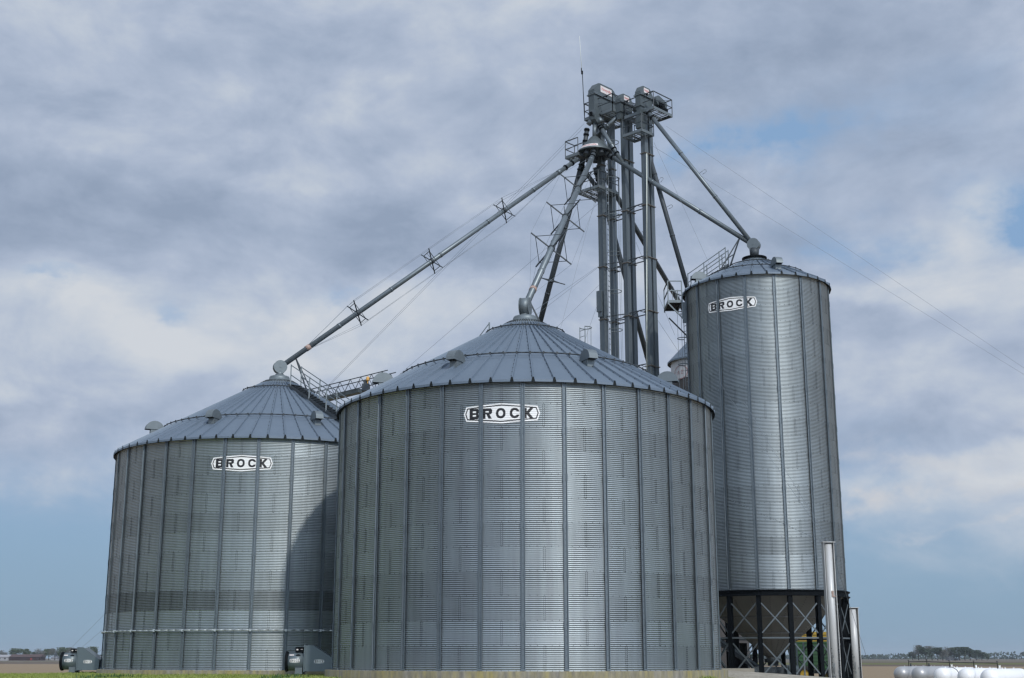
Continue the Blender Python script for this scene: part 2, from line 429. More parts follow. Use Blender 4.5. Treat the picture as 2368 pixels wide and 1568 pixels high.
def make_bin(name, label, D, azd, Rw, zb, rings, nst, phd, nrib, special, sign_phi, sign_z, vents, ring_rs, fnd_r, fnd_h, cap='big', rtop=.98, group=None):
    az = R(azd); loc = (D*sin(az), D*cos(az), zb)
    root = thing(name, label, 'grain bin', loc, -az, group)
    ph = R(phd)
    wall, H = bin_wall(root, Rw, rings, nst, ph, special)
    sm = None
    st = stiffener_mesh(H, Rw)
    for k in range(nst):
        if sm is None: o = st.build('stiffener', [M['stiff'], M['bolt']], root, world=False); sm = o.data
        else: o = link('stiffener', sm, root)
        o.rotation_euler = (0, 0, ph + 2*pi*k/nst)
    re = Rw + .17; ze = H + .01
    roof, ztop = bin_roof(root, ze, re, nrib, ph + pi/nrib, rtop, ring_rs, cap)
    for r, p in vents: vent_parts(root, r, R(p), ze, re)
    zs = []
    z0 = sign_z - .37; z = z0
    while z < sign_z + .37: zs.append(z - sign_z); z += PITCH/8
    fn = lambda a, b: phi_pt(Rw + AMP*.65 + .35*corr(sign_z+b) + .0035, R(sign_phi) + a/Rw, sign_z + b)
    sign_mesh(fn, 230, zs).build('sign', [M['decal_white'], M['decal_black']], root, world=False)
    if fnd_h:
        f = MB(); f.lathe([(fnd_r, -fnd_h-.8), (fnd_r, -.012), (fnd_r-.012, 0), (Rw-.3, 0)], 160)
        f.build('foundation', M['conc'], root, world=False)
    return root, ze, re, ztop, H

bC = make_bin('grain_bin', 'widest corrugated steel grain bin in the middle of the front, standing on stained concrete', 51.5, .6, 7.34, 1.28, 12, 32, -.75, 64,
              {3: -.10, 4: .0, 7: -.03}, -6.45, 8.61, [(5.75,-77),(5.75,-26.2),(5.75,23.6),(5.75,76),(5.75,128),(5.75,180),(5.75,232)], [5.05, 1.6], 7.64, .3, group='two broad grain bins')
bL = make_bin('grain_bin', 'broad corrugated grain bin at the left with a pale pipe round its lower wall', 64.0, -10.33, 7.40, 1.21, 12, 32, -5.8, 64,
              {3: -.42, 2: .06}, -11.3, 8.61, [(5.9,-74),(5.9,-28.6),(5.9,17),(5.9,62),(5.9,107),(5.9,152),(5.9,197),(5.9,242)], [5.4, 1.75], 7.62, .3, group='two broad grain bins')
bS = make_bin('hopper_bin', 'tall narrow corrugated hopper bin raised on black legs at the right', 67.0, 11.0, 3.66, 4.83, 19, 16, -8.3, 32,
              {}, -20.3, 14.0, [(3.05,21),(3.05,-72),(3.05,110),(3.05,200)], [2.55, 1.35], 0, 0, cap='flange', rtop=.75)
def world_of(root, p): return ROOT[root.name] @ Vector(p)
def bin_axis(root): return ROOT[root.name].translation
ZC = {}
# pale stiffening pipe round the left bin, low on the wall
rootL = bL[0]
g = MB(); n = 128; zq = 1.62
g.path([phi_pt(7.40+.10, 2*pi*k/n, zq) for k in range(n+1)], .032, 6)
for k in range(32): p = R(-5.8) + 2*pi*k/32; g.box(phi_pt(7.40+.085, p, zq), (.10,.10,.10))
g.build('wind_ring', M['bright'], rootL, world=False)

# roof stair with handrails on a bin roof
def roof_stair(root, ze, re, phi, r_list, side, hgt=1.05, w=.65, r_end=None):
    zr = lambda r: ze + (re-r)*SLOPE
    n = V(sin(phi), -cos(phi), 0); t = V(cos(phi), sin(phi), 0)
    st = MB(); r0, r1 = max(r_list)+.3, min(r_list)-.15
    for s in (0, side*w):
        st.bar(n*r0 + t*s + V(0,0,zr(r0)+.10), n*r1 + t*s + V(0,0,zr(r1)+.10), .045, .12)
    q = r0
    while q > r1: st.box(n*q + t*(side*w/2) + V(0,0,zr(q)+.17), (.2, w, .03), (n, t, V(0,0,1))); q -= .24
    s0 = st.build('roof_stair', M['steel'], root, world=False)
    for s in (0, side*w):
        rl = MB()
        for r in r_list: rl.bar(n*r + t*s + V(0,0,zr(r)+.08), n*r + t*s + V(0,0,zr(r)+hgt+.12), .055, .055)
        for f in (1.0, .55):
            rl.bar(n*r_list[0] + t*s + V(0,0,zr(r_list[0])+hgt*f+.08), n*r_list[-1] + t*s + V(0,0,zr(r_list[-1])+hgt*f+.08), .035, .035)
        rl.build('handrail', M['galv'], s0, world=False)
roof_stair(rootL, bL[1], bL[2], R(36.5), [7.2, 5.85, 4.5, 3.2, 1.73], -1, w=.62)
roof_stair(bC[0], bC[1], bC[2], R(205), [7.2, 5.8, 4.4, 3.0], 1)
roof_stair(bS[0], bS[1], bS[2], R(-104), [3.5, 2.6, 1.75, 1.4], 1, w=.55)
# lone handrail post with brace near the peak of the middle bin
pm = MB(); p0 = at(1131, 768, 51.6); pm.bar(p0 - V(0,0,.1), at(1131, 746, 51.6), .09, .06); pm.bar(at(1130, 749, 51.6), at(1105, 782, 51.2), .03, .03)
pm.build('rail_post', M['galv'], bC[0])

# ------------------------------------------------------------------ hopper bin: ring beam, legs, braces, cone
rootS = bS[0]; zS = 4.83; phS = R(-8.3)
m = MB(); m.lathe([(3.60,.0),(3.86,.0),(3.86,-.05),(3.78,-.06),(3.78,-.22),(3.86,-.24),(3.86,-.28),(3.5,-.28),(3.5,-.05),(3.60,0)], 64, smooth=False)
m.build('ring_beam', M['black'], rootS, world=False)
zg = .62 - zS                                               # ground under the legs, in local coordinates
legm = None
def leg_at(p, mb=None):
    return phi_pt(3.68, p, 0)
for k in range(16):
    p = phS + 2*pi*k/16
    mb = MB(); c = phi_pt(3.68, p, 0); n = V(sin(p), -cos(p), 0); t = V(cos(p), sin(p), 0)
    for s in (-1, 1): mb.box(c + n*(s*.095) + V(0,0,(zg-.26)/2), (.02,.21,-zg-.26), (n,t,V(0,0,1)))
    mb.box(c + V(0,0,(zg-.26)/2), (.17,.02,-zg-.26), (n,t,V(0,0,1)))
    mb.box(c + V(0,0,zg+.012), (.34,.34,.03), (n,t,V(0,0,1)))
    mb.build('leg', M['black'], rootS, world=False)
zm = 2.62 - zS
for k in range(16):
    p, q = phS + 2*pi*k/16, phS + 2*pi*(k+1)/16
    a, b = phi_pt(3.74, p, 0), phi_pt(3.74, q, 0); e = (b-a).normalized()*.11
    mb = MB()
    for z0, z1 in ((-.62, zm+.22), (zm-.25, zg+.35)):
        mb.bar(a+e+V(0,0,z0), b-e+V(0,0,z1), .025, .062); mb.bar(a+e*1.0+V(0,0,z1)+(a.normalized()*.02), b-e+V(0,0,z0)+(a.normalized()*.02), .025, .062)
    mb.build('cross_brace', M['brace'], rootS, world=False)
    h = MB(); h.bar(a+e*.5+V(0,0,zm), b-e*.5+V(0,0,zm), .06, .07); h.build('girt', M['brace'], rootS, world=False)
cone = MB(); prof = [(3.5,-.26),(2.6,-1.06),(1.5,-2.04),(.32,-3.08),(.30,-3.22)]
cone.lathe(prof, 24, smooth=False)
for r, z in ((2.45,-1.19),(1.62,-1.93)): cone.lathe([(r+.02,z+.0),(r+.02,z-.05),(r-.03,z-.06)], 24, smooth=False)
for k in range(24):
    p = 2*pi*k/24
    for q in range(85):
        f = q/26; r = 3.4*(1-f)+.4*f; z = -.34*(1-f) - 3.0*f; cone.box(phi_pt(r+.01, p, z-.02), (.02,.02,.03), mi=1)
cn = cone.build('hopper_cone', [M['hopper'], M['bolt']], rootS, world=False)
mh = MB(); c = at(1830, 1443, 64.6); d = (V(.15,-.75,-.65)).normalized()
mh.tube(c - d*.35, c + d*.18, .30, 18); mh.tube(c + d*.18, c + d*.24, .36, 18); mh.tube(c + d*.24, c + d*.40, .2, 14, r2=.16)
mh.build('manway', M['galv'], cn)
mg = MB(); mg.lathe([(.42,-3.16),(.42,-3.32),(.26,-3.34),(.26,-3.5)], 16); mg.build('slide_gate', M['steel'], rootS, world=False)
# silo inlet, drums and struts (local directions towards the tower)
TOWER = at(1374.5, 354, 69.45)
def local_dir(root, w):
    v = ROOT[root.name].inverted() @ Vector(w); return V(v.x, v.y, 0)
dC = inlet_drum(bC[0], bC[3], local_dir(bC[0], TOWER), r=.37, w=.38, neck=-.02)
dL = inlet_drum(bL[0], bL[3], local_dir(bL[0], TOWER), r=.32, w=.29, neck=.08)
dS = inlet_drum(bS[0], bS[3], local_dir(bS[0], TOWER), r=.315, w=.38, neck=.38)
mm = MB(); mm.tube(V(0,0,bS[3]), V(.02,0,bS[3]+.48), .22, 14, r2=.26); mm.build('inlet_boot', M['steel'], rootS, world=False)
wC, wL, wS = world_of(bC[0], dC), world_of(bL[0], dL), world_of(bS[0], dS)

# ------------------------------------------------------------------ spouts
def spout(name, label, P, Q, r, frames=(), arm=.87, group='long round grain spouts', cable=True, mtl='pipe', collars=(.02,.045), stub=None, hook=(), clamp=None):
    P, Q = Vector(P), Vector(Q); t = thing(name, label, 'grain spout', P, 0, group)
    d = (Q-P).normalized(); L = (Q-P).length; side = d.cross(V(0,0,1)).normalized(); up = side.cross(d)
    m = MB(); m.tube(P, Q, r, 20)
    m.build('pipe', M[mtl], t)
    for f in collars:
        c = P + d*(L*f); k = MB(); k.tube(c - d*.05, c + d*.05, r+.035, 20); k.build('collar', M['black'], t)
    nj = max(2, int(L/3.2))
    for j in range(1, nj): k = MB(); c = P + d*(L*j/nj); k.tube(c - d*.06, c + d*.06, r+.012, 20); k.build('pipe_joint', M[mtl], t)
    tips = {i: [] for i in range(4)}
    for f in frames:
        c = P + d*(L*f); k = MB(); ends = []
        for i, (a, b) in enumerate(((1,1),(-1,1),(-1,-1),(1,-1))):
            e = c + (side*a + up*b)*(arm/math.sqrt(2)); ends.append(e); tips[i].append(e)
        k.bar(ends[0], ends[2], .05, .05); k.bar(ends[1], ends[3], .05, .05)
        q = [c + (e-c)*.78 for e in ends]
        for i in range(4): k.bar(q[i], q[(i+1) % 4], .026, .026)
        k.tube(c - d*.07, c + d*.07, r+.03, 16)
        k.build('truss_frame', M['steel'], t)
    if frames and cable:
        for i, (a, b) in enumerate(((1,1),(-1,1),(-1,-1),(1,-1))):
            o = (side*a + up*b).normalized()*r
            k = MB(); k.path([P + d*(L*.07) + o] + tips[i] + [P + d*(L*.93) + o], .007, 5); k.build('truss_cable', M['wire'], t)
        for f in (.07, .93):
            k = MB(); c = P + d*(L*f); k.tube(c - d*.12, c + d*.12, r+.02, 16); k.build('clamp', M['rust' if f > .5 else mtl], t)
    if clamp:
        k = MB(); c = P + d*(L*clamp); k.tube(c - d*.11, c + d*.11, r+.02, 16); k.build('clamp', M['rust'], t)
    for f in hook:
        c = P + d*(L*f) + up*r; k = MB(); k.path([c, c + up*.32, c + up*.40 + d*.09, c + up*.32 + d*.18, c + up*.1 + d*.16], .013, 6); k.build('lifting_hook', M['wire'], t)
    return t
def toward(P, Q, off): P, Q = Vector(P), Vector(Q); return Q + (P-Q).normalized()*off
pL0 = at(1334, 369, 69.2); spL = spout('grain_spout', 'long pipe spout with three cross frames running down to the left bin', pL0, toward(pL0, wL, .30), .128, (.275, .53, .775), .87, hook=(.52,))
pC0 = at(1374, 352, 68.9); spC = spout('grain_spout', 'pipe spout with three cross frames coming down to the middle bin peak', pC0, toward(pC0, wC, .30), .142, (.30, .505, .705), 1.18, hook=(.5,))
pR0 = at(1402, 355, 69.1); spR = spout('grain_spout', 'plain pipe spout crossing in front of the legs down to the tall hopper bin', pR0, toward(pR0, wS, .25) + V(0,0,-.02), .128, hook=(.36,))
pR = at(1402, 355, 69.1); dR = toward(pR0, wS, .25) - pR
pJ = pR + dR*.12
spout('grain_spout', 'short pipe from the right of the valve joining the hopper bin spout', at(1386, 290, 69.3), pJ, .125, collars=(.03, .09, .62, .74))
spout('grain_spout', 'steep pipe spout from the rightmost leg head to the hopper bin inlet', at(1496, 257, 67.7), wS + V(-.14, 0, .17), .118, hook=(.5,), collars=(.015,.05))
spout('grain_spout', 'short sloping pipe from the middle leg head down behind the grey cone', at(1436, 262, 69.0), at(1374, 320, 69.9), .122, collars=(.03,.13))
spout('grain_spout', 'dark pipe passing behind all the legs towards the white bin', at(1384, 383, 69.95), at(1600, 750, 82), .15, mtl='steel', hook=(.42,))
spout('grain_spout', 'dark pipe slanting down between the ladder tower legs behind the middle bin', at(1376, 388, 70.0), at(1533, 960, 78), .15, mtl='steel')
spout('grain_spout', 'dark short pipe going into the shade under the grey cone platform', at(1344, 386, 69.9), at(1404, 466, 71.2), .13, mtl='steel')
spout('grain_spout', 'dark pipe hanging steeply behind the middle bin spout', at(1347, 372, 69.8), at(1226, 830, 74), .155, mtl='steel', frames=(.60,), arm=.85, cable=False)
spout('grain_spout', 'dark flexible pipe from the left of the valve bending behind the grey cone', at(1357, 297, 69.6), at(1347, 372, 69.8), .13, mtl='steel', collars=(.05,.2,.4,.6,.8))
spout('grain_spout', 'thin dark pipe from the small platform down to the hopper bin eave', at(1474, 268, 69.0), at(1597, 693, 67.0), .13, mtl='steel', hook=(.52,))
# A-frame struts holding the spout ends
def strut(label, pairs):
    t = thing('spout_strut', label, 'strut', pairs[0][1], 0, 'struts under the spout ends')
    for a, b in pairs:
        k = MB(); k.bar(a, b, .055, .055); k.build('strut_leg', M['steel'], t)
    k = MB(); k.bar(lerp(pairs[0][0], pairs[0][1], .6), lerp(pairs[1][0], pairs[1][1], .6), .04, .04); k.build('strut_tie', M['steel'], t)
def along(P, Q, off): return Q + (P-Q).normalized()*off
def roofpt(b, r, phd): return world_of(b[0], phi_pt(r, R(phd), b[1] + (b[2]-r)*SLOPE + .03))
jL = along(pL0, wL, 1.0); strut('steel A frame strut propping the spout end on the left bin roof', [(jL - V(0,0,.1), roofpt(bL, 1.5, 62)), (jL - V(0,0,.1), roofpt(bL, 1.7, 92))])
jC = along(pC0, wC, .95); strut('steel A frame strut propping the spout end behind the middle bin peak', [(jC - V(0,0,.1), roofpt(bC, 1.3, 135)), (jC - V(0,0,.1), roofpt(bC, 1.3, 190))])
jS = along(pR0, wS, .95); strut('steel A frame strut propping the spout end on the hopper bin roof', [(jS - V(0,0,.1), roofpt(bS, 1.9, -78)), (jS - V(0,0,.1), roofpt(bS, 1.35, -66)), (jS - V(0,0,.1), roofpt(bS, 1.75, -120))])

# ------------------------------------------------------------------ bucket elevators
UA = R(44); U = V(sin(UA), cos(UA), 0); W_ = V(-cos(UA), sin(UA), 0); Z = V(0,0,1); UV = (U, W_, Z)
FL = [16.9+3.03*k - 3.03*5 for k in range(11)]
def elevator(label, A, gap, w, zt, head_u0, head_len, head_w, flz, head_h, box_z, hop, labw, motor):
    t = thing('bucket_elevator', label, 'grain elevator', (A.x, A.y, .9), 0, 'three bucket elevator legs')
    zb = .9
    for u in (0, gap):
        c = A + U*u; m = MB()
        z1 = flz - .02
        m.box(V(c.x, c.y, (zb+z1)/2), (w, w*1.12, z1-zb), UV)
        for s in (-1, 1):
            for q in (-1, 1): m.box(V(c.x, c.y, (zb+z1)/2) + U*(s*(w/2+.012)) + W_*(q*(w*.56-.02)), (.024,.04,z1-zb), UV)
        tr = m.build('trunk', M['trunk'], t)
        for z in FL:
            if zb+.3 < z < flz-.6:
                k = MB(); k.box(V(c.x, c.y, z), (w+.13, w*1.12+.13, .03), UV); k.box(V(c.x, c.y, z-.035), (w+.05, w*1.12+.05, .03), UV)
                k.build('flange', M['gasket'], tr)
    # head: hood, flange, lower housing, discharge hopper
    o = A + U*head_u0; L, h, wd = head_len, head_h, head_w
    hood = MB()
    poly = [(0,.03),(0,.38*h),(.16*L,h*.93),(.24*L,h),(.72*L,h),(.80*L,h*.90),(L,.30*h),(L,.03)]
    hood.prism(poly, o + Z*flz, U, Z, W_, wd)
    hd = hood.build('head', M['head'], t)
    k = MB(); k.box(o + U*(L/2) + Z*flz, (L+.10, wd+.16, .05), UV); k.box(o + U*(L/2) + Z*(flz+.10), (L+.03, wd+.06, .035), UV); k.build('head_flange', M['galv'], hd)
    k = MB(); k.tube(o + U*(L*.46) - W_*(wd/2+.02) + Z*(flz+.12), o + U*(L*.46) - W_*(wd/2+.10) + Z*(flz+.12), .055, 12); k.build('shaft_end', M['black'], hd)
    npl = MB(); lo = o + U*(L*.48) - W_*(wd/2+.006) + Z*(flz+h*.60); lw, lh = labw, h*.50
    npl.box(lo, (lw, .008, lh), UV)
    fn = lambda a, b: lo - W_*.008 + U*a + Z*b
    add_text(npl, 'Honeyville', lw*.84, lh*.62, fn, 1, .012, .25)
    npl.build('nameplate', [M['label_white'], M['label_red']], hd)
    hs = MB(); bw = .30*L if hop == 'big' else .46*L
    hs.prism([(0,0),(bw,0),(bw,-(flz-box_z)*.72),(.62*bw,-(flz-box_z)),(0,-(flz-box_z))], o + Z*(flz-.03), U, Z, W_, wd*.94)
    hs.build('discharge_housing', M['head'], t)
    hs = MB(); hs.prism([(bw,0),(L*.97,0),(L*.97,-(flz-box_z)*.55),(L*.80,-(flz-box_z)*.95),(bw,-(flz-box_z)*.95)], o + Z*(flz-.03), U, Z, W_, wd*.90)
    hs.build('up_leg_housing', M['head'], t)
    k = MB(); cx = o + U*(bw*.32) + Z*(box_z-.03)
    k.box(cx + Z*.0, (bw*.62+.10, wd*.94+.10, .03), UV)
    a, b = bw*.31, wd*.45
    q = [cx - U*.11 - W_*.11 - Z*.42, cx + U*.11 - W_*.11 - Z*.42, cx + U*.11 + W_*.11 - Z*.42, cx - U*.11 + W_*.11 - Z*.42, cx - U*a - W_*b, cx + U*a - W_*b, cx + U*a + W_*b, cx - U*a + W_*b]
    k.hexa(q); k.build('discharge_hopper', M['head'], t)
    if motor:                                               # belt guard, reducer and motor beside the head
        c = A + U*motor[0] + W_*motor[1] + Z*motor[2]
        g = MB(); pts = [( .30*cos(x), .30*sin(x)) for x in np.linspace(pi*.5, pi*1.5, 9)] + [(.55+.2*cos(x), -.08+.2*sin(x)) for x in np.linspace(-pi*.5, pi*.5, 9)]
        g.prism(pts, c, U, Z, W_, .30); g.build('belt_guard', M['head'], t)
        g = MB(); g.tube(c - Z*.45 + U*.1 - W_*.1, c - Z*.45 + U*.62 - W_*.1, .19, 14); g.box(c - Z*.20 + U*.2, (.5,.4,.3), UV); g.build('motor', M['black'], t)
    return t
A1, A2, A3 = V(5.10, 70.0, 0), V(6.37, 69.2, 0), V(7.40, 68.15, 0)
e1 = elevator('tallest bucket elevator leg at the left of the tower, widely spaced trunks', A1, .92, .29, 32.6, -.78, 2.2, .46, 33.17, .80, 32.05, 'big', 1.0, None)
e2 = elevator('middle bucket elevator leg with the lowest head', A2, .47, .25, 32, -.50, 1.12, .40, 32.42, .56, 31.85, 'small', .46, (1.0,-.25,32.35))
e3 = elevator('right bucket elevator leg with a light conduit up its trunk', A3, .45, .25, 32, -.50, 1.15, .38, 32.40, .58, 31.75, 'small', .46, (.95,-.25,32.40))
k = MB(); k.path([at(1495, y, 67.85) for y in (355, 600, 860)] , .028, 8); k.build('conduit', M['antenna'], e3)
k = MB(); q = A3 - U*.38; k.prism([(-.16,0),(.22,0),(.40,-.55),(.25,-.95),(-.16,-.95)], V(q.x,q.y,31.35), U, Z, W_, .34); k.build('discharge_chute', M['head'], e3)
k = MB(); k.box(at(1386, 697, 69.85), (.14,.34,1.2), UV); k.box(at(1388, 727, 69.85), (.08,.28,.3), UV); k.build('inspection_box', M['trunk'], e1)
k = MB(); k.prism([(-.3,.1),(.3,.1),(.42,-.3),(.3,-.75),(-.3,-.75)], A1 + U*1.6 - W_*.15 + Z*33.0, U, Z, W_, .4); k.build('drive_cover', M['label_white'], e1)
# braces between the legs
br = thing('leg_brace', 'steel cross bracing tying the three elevator legs together', 'brace', (6.2, 69.2, 20))
for z in FL:
    if 14 < z < 29:
        k = MB()
        for s in (-.15, .15):
            k.bar(V(A1.x,A1.y,z+s)+W_*-.2, V(A2.x,A2.y,z+s)+W_*.1, .05, .05); k.bar(V(A2.x,A2.y,z+s)-W_*.1, V(A3.x,A3.y,z+s)+W_*.1, .05, .05)
            k.bar(V(A1.x,A1.y,z+s)+U*.87, V(A2.x,A2.y,z+s)+U*.47, .05, .05)
        k.bar(V(A2.x,A2.y,z-.15), lerp(V(A2.x,A2.y,z+.15), V(A3.x,A3.y,z+.15), .55), .035); k.bar(lerp(V(A2.x,A2.y,z+.15), V(A3.x,A3.y,z+.15), .55), V(A3.x,A3.y,z-.15), .035)
        k.build('brace_frame', M['steel'], br)

# ------------------------------------------------------------------ distributor, valve
DZ = TOWER; dt = thing('grain_distributor', 'grey conical grain distributor with a ring of pipe outlets under it', 'distributor', DZ)
rb, rt, hh = 1.0, .21, .95
k = MB(); k.lathe([(.0,-.02),(rb-.02,-.02)], 40, DZ); k.lathe([(rb,-.03),(rb,.02),(rt,hh),(rt*.7,hh+.04)], 48, DZ)
cone_d = k.build('distributor_cone', M['head'], dt)
lab = MB()
def cfn(a, b):
    s = .185 + b; r = rb + (rt-rb)*(s/math.hypot(hh, rb-rt)) + .006
    ph = R(-26) + a/(rb*.85); return DZ + V(r*sin(ph), -r*cos(ph), .024 + s*hh/math.hypot(hh, rb-rt))
nx = 20
xs = np.linspace(-.52, .52, nx+1)
lab.add([cfn(x, y) for x in xs for y in (-.13, .13)], [(2*i, 2*i+2, 2*i+3, 2*i+1) for i in range(nx)], 0)
cf2 = lambda a, b: cfn(a, b) + V(0,-.006,.004)
add_text(lab, 'Honeyville', .86, .17, cf2, 1, .012, .25)
lab.build('nameplate', [M['label_white'], M['label_red']], cone_d)
for k_ in range(10):
    p = R(-8 + 36*k_); c = DZ + V(.60*sin(p), -.60*cos(p), 0); d = V(.45*sin(p), -.45*cos(p), -.9).normalized()
    k = MB(); k.tube(c, c + d*.36, .15, 16); k.tube(c + d*.13, c + d*.17, .17, 16); k.build('outlet', M['steel'], dt)
k = MB(); k.tube(DZ + Z*(hh-.05), at(1374.5, 286, 69.45), .12, 16); k.build('drop_pipe', M['pipe'], dt)
vz = at(1376, 272, 69.45)
vt = thing('diverter_valve', 'boxy grey diverter valve hanging under the tallest leg head', 'valve', vz)
k = MB(); k.prism([(-.20,.42),(.20,.42),(.34,.10),(.28,-.22),(.12,-.38),(-.12,-.38),(-.30,-.22),(-.32,.05)], vz, U, Z, W_, .46); k.build('valve_body', M['head'], vt)
k = MB(); k.tube(vz + V(.18,-.05,-.08), vz + V(.36,-.1,-.36), .16, 14); k.build('valve_outlet', M['pipe'], vt)
k = MB(); k.tube(vz + V(-.16,0,-.08), vz + V(-.40,.05,-.42), .15, 14); k.build('valve_outlet', M['pipe'], vt)
k = MB(); k.box(vz - U*.38 + Z*.12, (.1,.16,.2), UV); k.bar(vz - U*.40 - W_*.2 - Z*.1, vz - U*.36 + W_*.1 + Z*.12, .04); k.bar(vz + U*.1 - W_*.26 + Z*.2, vz + U*.2 - W_*.26 - Z*.15, .04); k.build('actuator', M['black'], vt)

# ------------------------------------------------------------------ platforms
def platform(label, N, ul, vl, z, rail, rails, h=1.05, slats='u', group='steel work platforms on the tower'):
    t = thing('work_platform', label, 'platform', V(N.x, N.y, z), 0, group)
    N = V(N.x, N.y, z); a = [N, N+U*ul, N+U*ul+W_*vl, N+W_*vl]
    k = MB()
    for i in range(4):
        e = (a[(i+1) % 4]-a[i]).normalized()*.0
        k.bar(a[i]+Z*.08, a[(i+1) % 4]+Z*.08, .04, .16)
    for f in (.33, .66): k.bar(lerp(a[0],a[3],f)+Z*.05, lerp(a[1],a[2],f)+Z*.05, .05, .08)
    k.build('floor_frame', M['galv'], t)
    g = MB(); q = .1
    while q < ul: g.bar(N+U*q+W_*.05+Z*.11, N+U*q+W_*(vl-.05)+Z*.11, .10 if int(q*5) % 3 else .05, .02); q += .19
    g.build('grating', M['galv'], t)
    if rail:
        pts = [a[i] for i in rails]
        k = MB()
        for p in pts: k.bar(p, p+Z*h, .045, .045)
        for p, q in zip(pts, pts[1:]):
            k.bar(p+Z*h, q+Z*h, .045, .045); k.bar(p+Z*h*.55, q+Z*h*.55, .035, .035)
        k.build('guard_rail', M['steel'], t)
        d = MB()
        for p, q in zip(pts, pts[1:]): d.bar(q+Z*h*.97, lerp(p,q,.15)+Z*h*.55, .02)
        d.build('rail_brace', M['steel'], t)
    return t
platform('top platform with rails round the tallest leg head', at(1416, 254, 68.8), 2.2, 2.1, at(1416,254,68.8).z-.05, True, [0,3,2,1,0])
platform('wide top platform with rails reaching right of the rightmost leg', at(1511, 251, 67.36), 1.7, 2.1, at(1511,251,67.36).z, True, [3,0,1,2,3])
platform('small square platform low on the rightmost leg', at(1483.6, 303, 67.2), 1.07, 1.37, at(1483.6,303,67.2).z, True, [3,0,1,2])
platform('platform on the ladder leg below the grey cone', at(1383.3, 433, 68.9), 1.8, 1.6, at(1383.3,433,68.9).z, True, [3,0,1])
platform('small railed platform sticking out left of the grey cone', at(1336, 358, 69.0), .8, .95, at(1336,358,69).z, True, [0,3,2,1])

# ------------------------------------------------------------------ caged ladders
def caged_ladder(label, c, r, z0, z1, ang, hoop=2.2, group='caged ladders', rung_z0=None, cage_z0=None):
    t = thing('caged_ladder', label, 'ladder', V(c.x, c.y, z0), 0, group)
    d = V(cos(ang), sin(ang), 0); s = V(-sin(ang), cos(ang), 0); lc = V(c.x, c.y, 0) - d*r*.75
    k = MB()
    for q in (-1, 1): k.bar(lc + s*(q*.2) + Z*z0, lc + s*(q*.2) + Z*z1, .045, .03)
    z = z0 + .3
    while z < z1: k.tube(lc - s*.2 + Z*z, lc + s*.2 + Z*z, .013, 6, caps=False); z += .3
    k.build('ladder', M['galv'], t)
    k = MB(); zz = z1 - .02; n = 18
    while zz > (cage_z0 or z0):
        k.path([V(c.x, c.y, zz) + d*(r*cos(x)) + s*(r*sin(x)) for x in np.linspace(-2.4, 2.4, n)], .022, 6); zz -= hoop
    for x in np.linspace(-1.9, 1.9, 5):
        p = V(c.x, c.y, 0) + d*(r*cos(x)) + s*(r*sin(x)); k.bar(p + Z*(cage_z0 or z0), p + Z*z1, .035, .012)
    k.build('safety_cage', M['galv'], t)
    return t
caged_ladder('tall caged ladder climbing between the elevator legs', at(1421, 700, 69.35), .40, 1.0, 30.2, R(-20), 2.2)
caged_ladder('top of a caged ladder poking above the middle bin roof', at(1354, 780, 60.5), .28, 1.0, at(1354, 757, 60.5).z, R(35), 1.05)
cl = at(1578, 780, 66.4)
caged_ladder('dark caged ladder down the left side of the hopper bin', cl, .27, 1.0, 19.4, R(200), 1.4)
# ladder platform at the eave of the hopper bin
c0 = at(1544.5, 697, 65.5); t = thing('work_platform', 'square ladder platform hung on the left of the hopper bin eave', 'platform', c0)
zf = c0.z; x0, x1, y0, y1 = c0.x, c0.x + .72, c0.y, c0.y + 1.7
k = MB()
for a, b in (((x0,y0),(x1,y0)),((x1,y0),(x1,y1)),((x1,y1),(x0,y1)),((x0,y1),(x0,y0))): k.bar(V(*a,zf), V(*b,zf), .05, .14)
k.build('floor_frame', M['galv'], t)
k = MB(); k.box(((x0+x1)/2,(y0+y1)/2,zf), (x1-x0-.06,y1-y0-.06,.03)); k.build('grating', M['black'], t)
k = MB()
for a in ((x0,y0),(x1,y0),(x0,y1),(x1,y1)): k.bar(V(*a,zf-(.9 if a == (x1,y0) else .15)), V(*a,zf+1.1), .07, .05)
for h in (1.1, .58):
    for a, b in (((x0,y0),(x1,y0)),((x0,y1),(x0,y0))): k.bar(V(*a,zf+h), V(*b,zf+h), .05, .05)
k.build('guard_rail', M['galv'], t)
k = MB(); k.bar(V(x0,y0,zf-.1), V(x1+.05,y0,zf-.95), .06, .06); k.bar(V(x0+.2,y1-.2,zf-.5), V(x1+.5,y1,zf-1.5), .06, .06); k.build('knee_brace', M['galv'], t)
k = MB(); k.path([V(x0+.2+.55*q/8, y0+.3, zf+.75-.34*sin(pi*.5*q/8)) for q in range(9)] + [V(x1+.45,y0+.3,zf+.42)], .03, 6)
for q in range(5): xx = x0+.28+q*.17; k.bar(V(xx,y0+.3,zf), V(xx,y0+.3,zf+.62-.05*q), .035, .02)
k.build('cage_hoop', M['galv'], t)
k = MB(); k.box(V(x1+.14, y0+.2, zf-.55), (.2,.12,1.1)); k.build('junction_box', M['brace'], t)

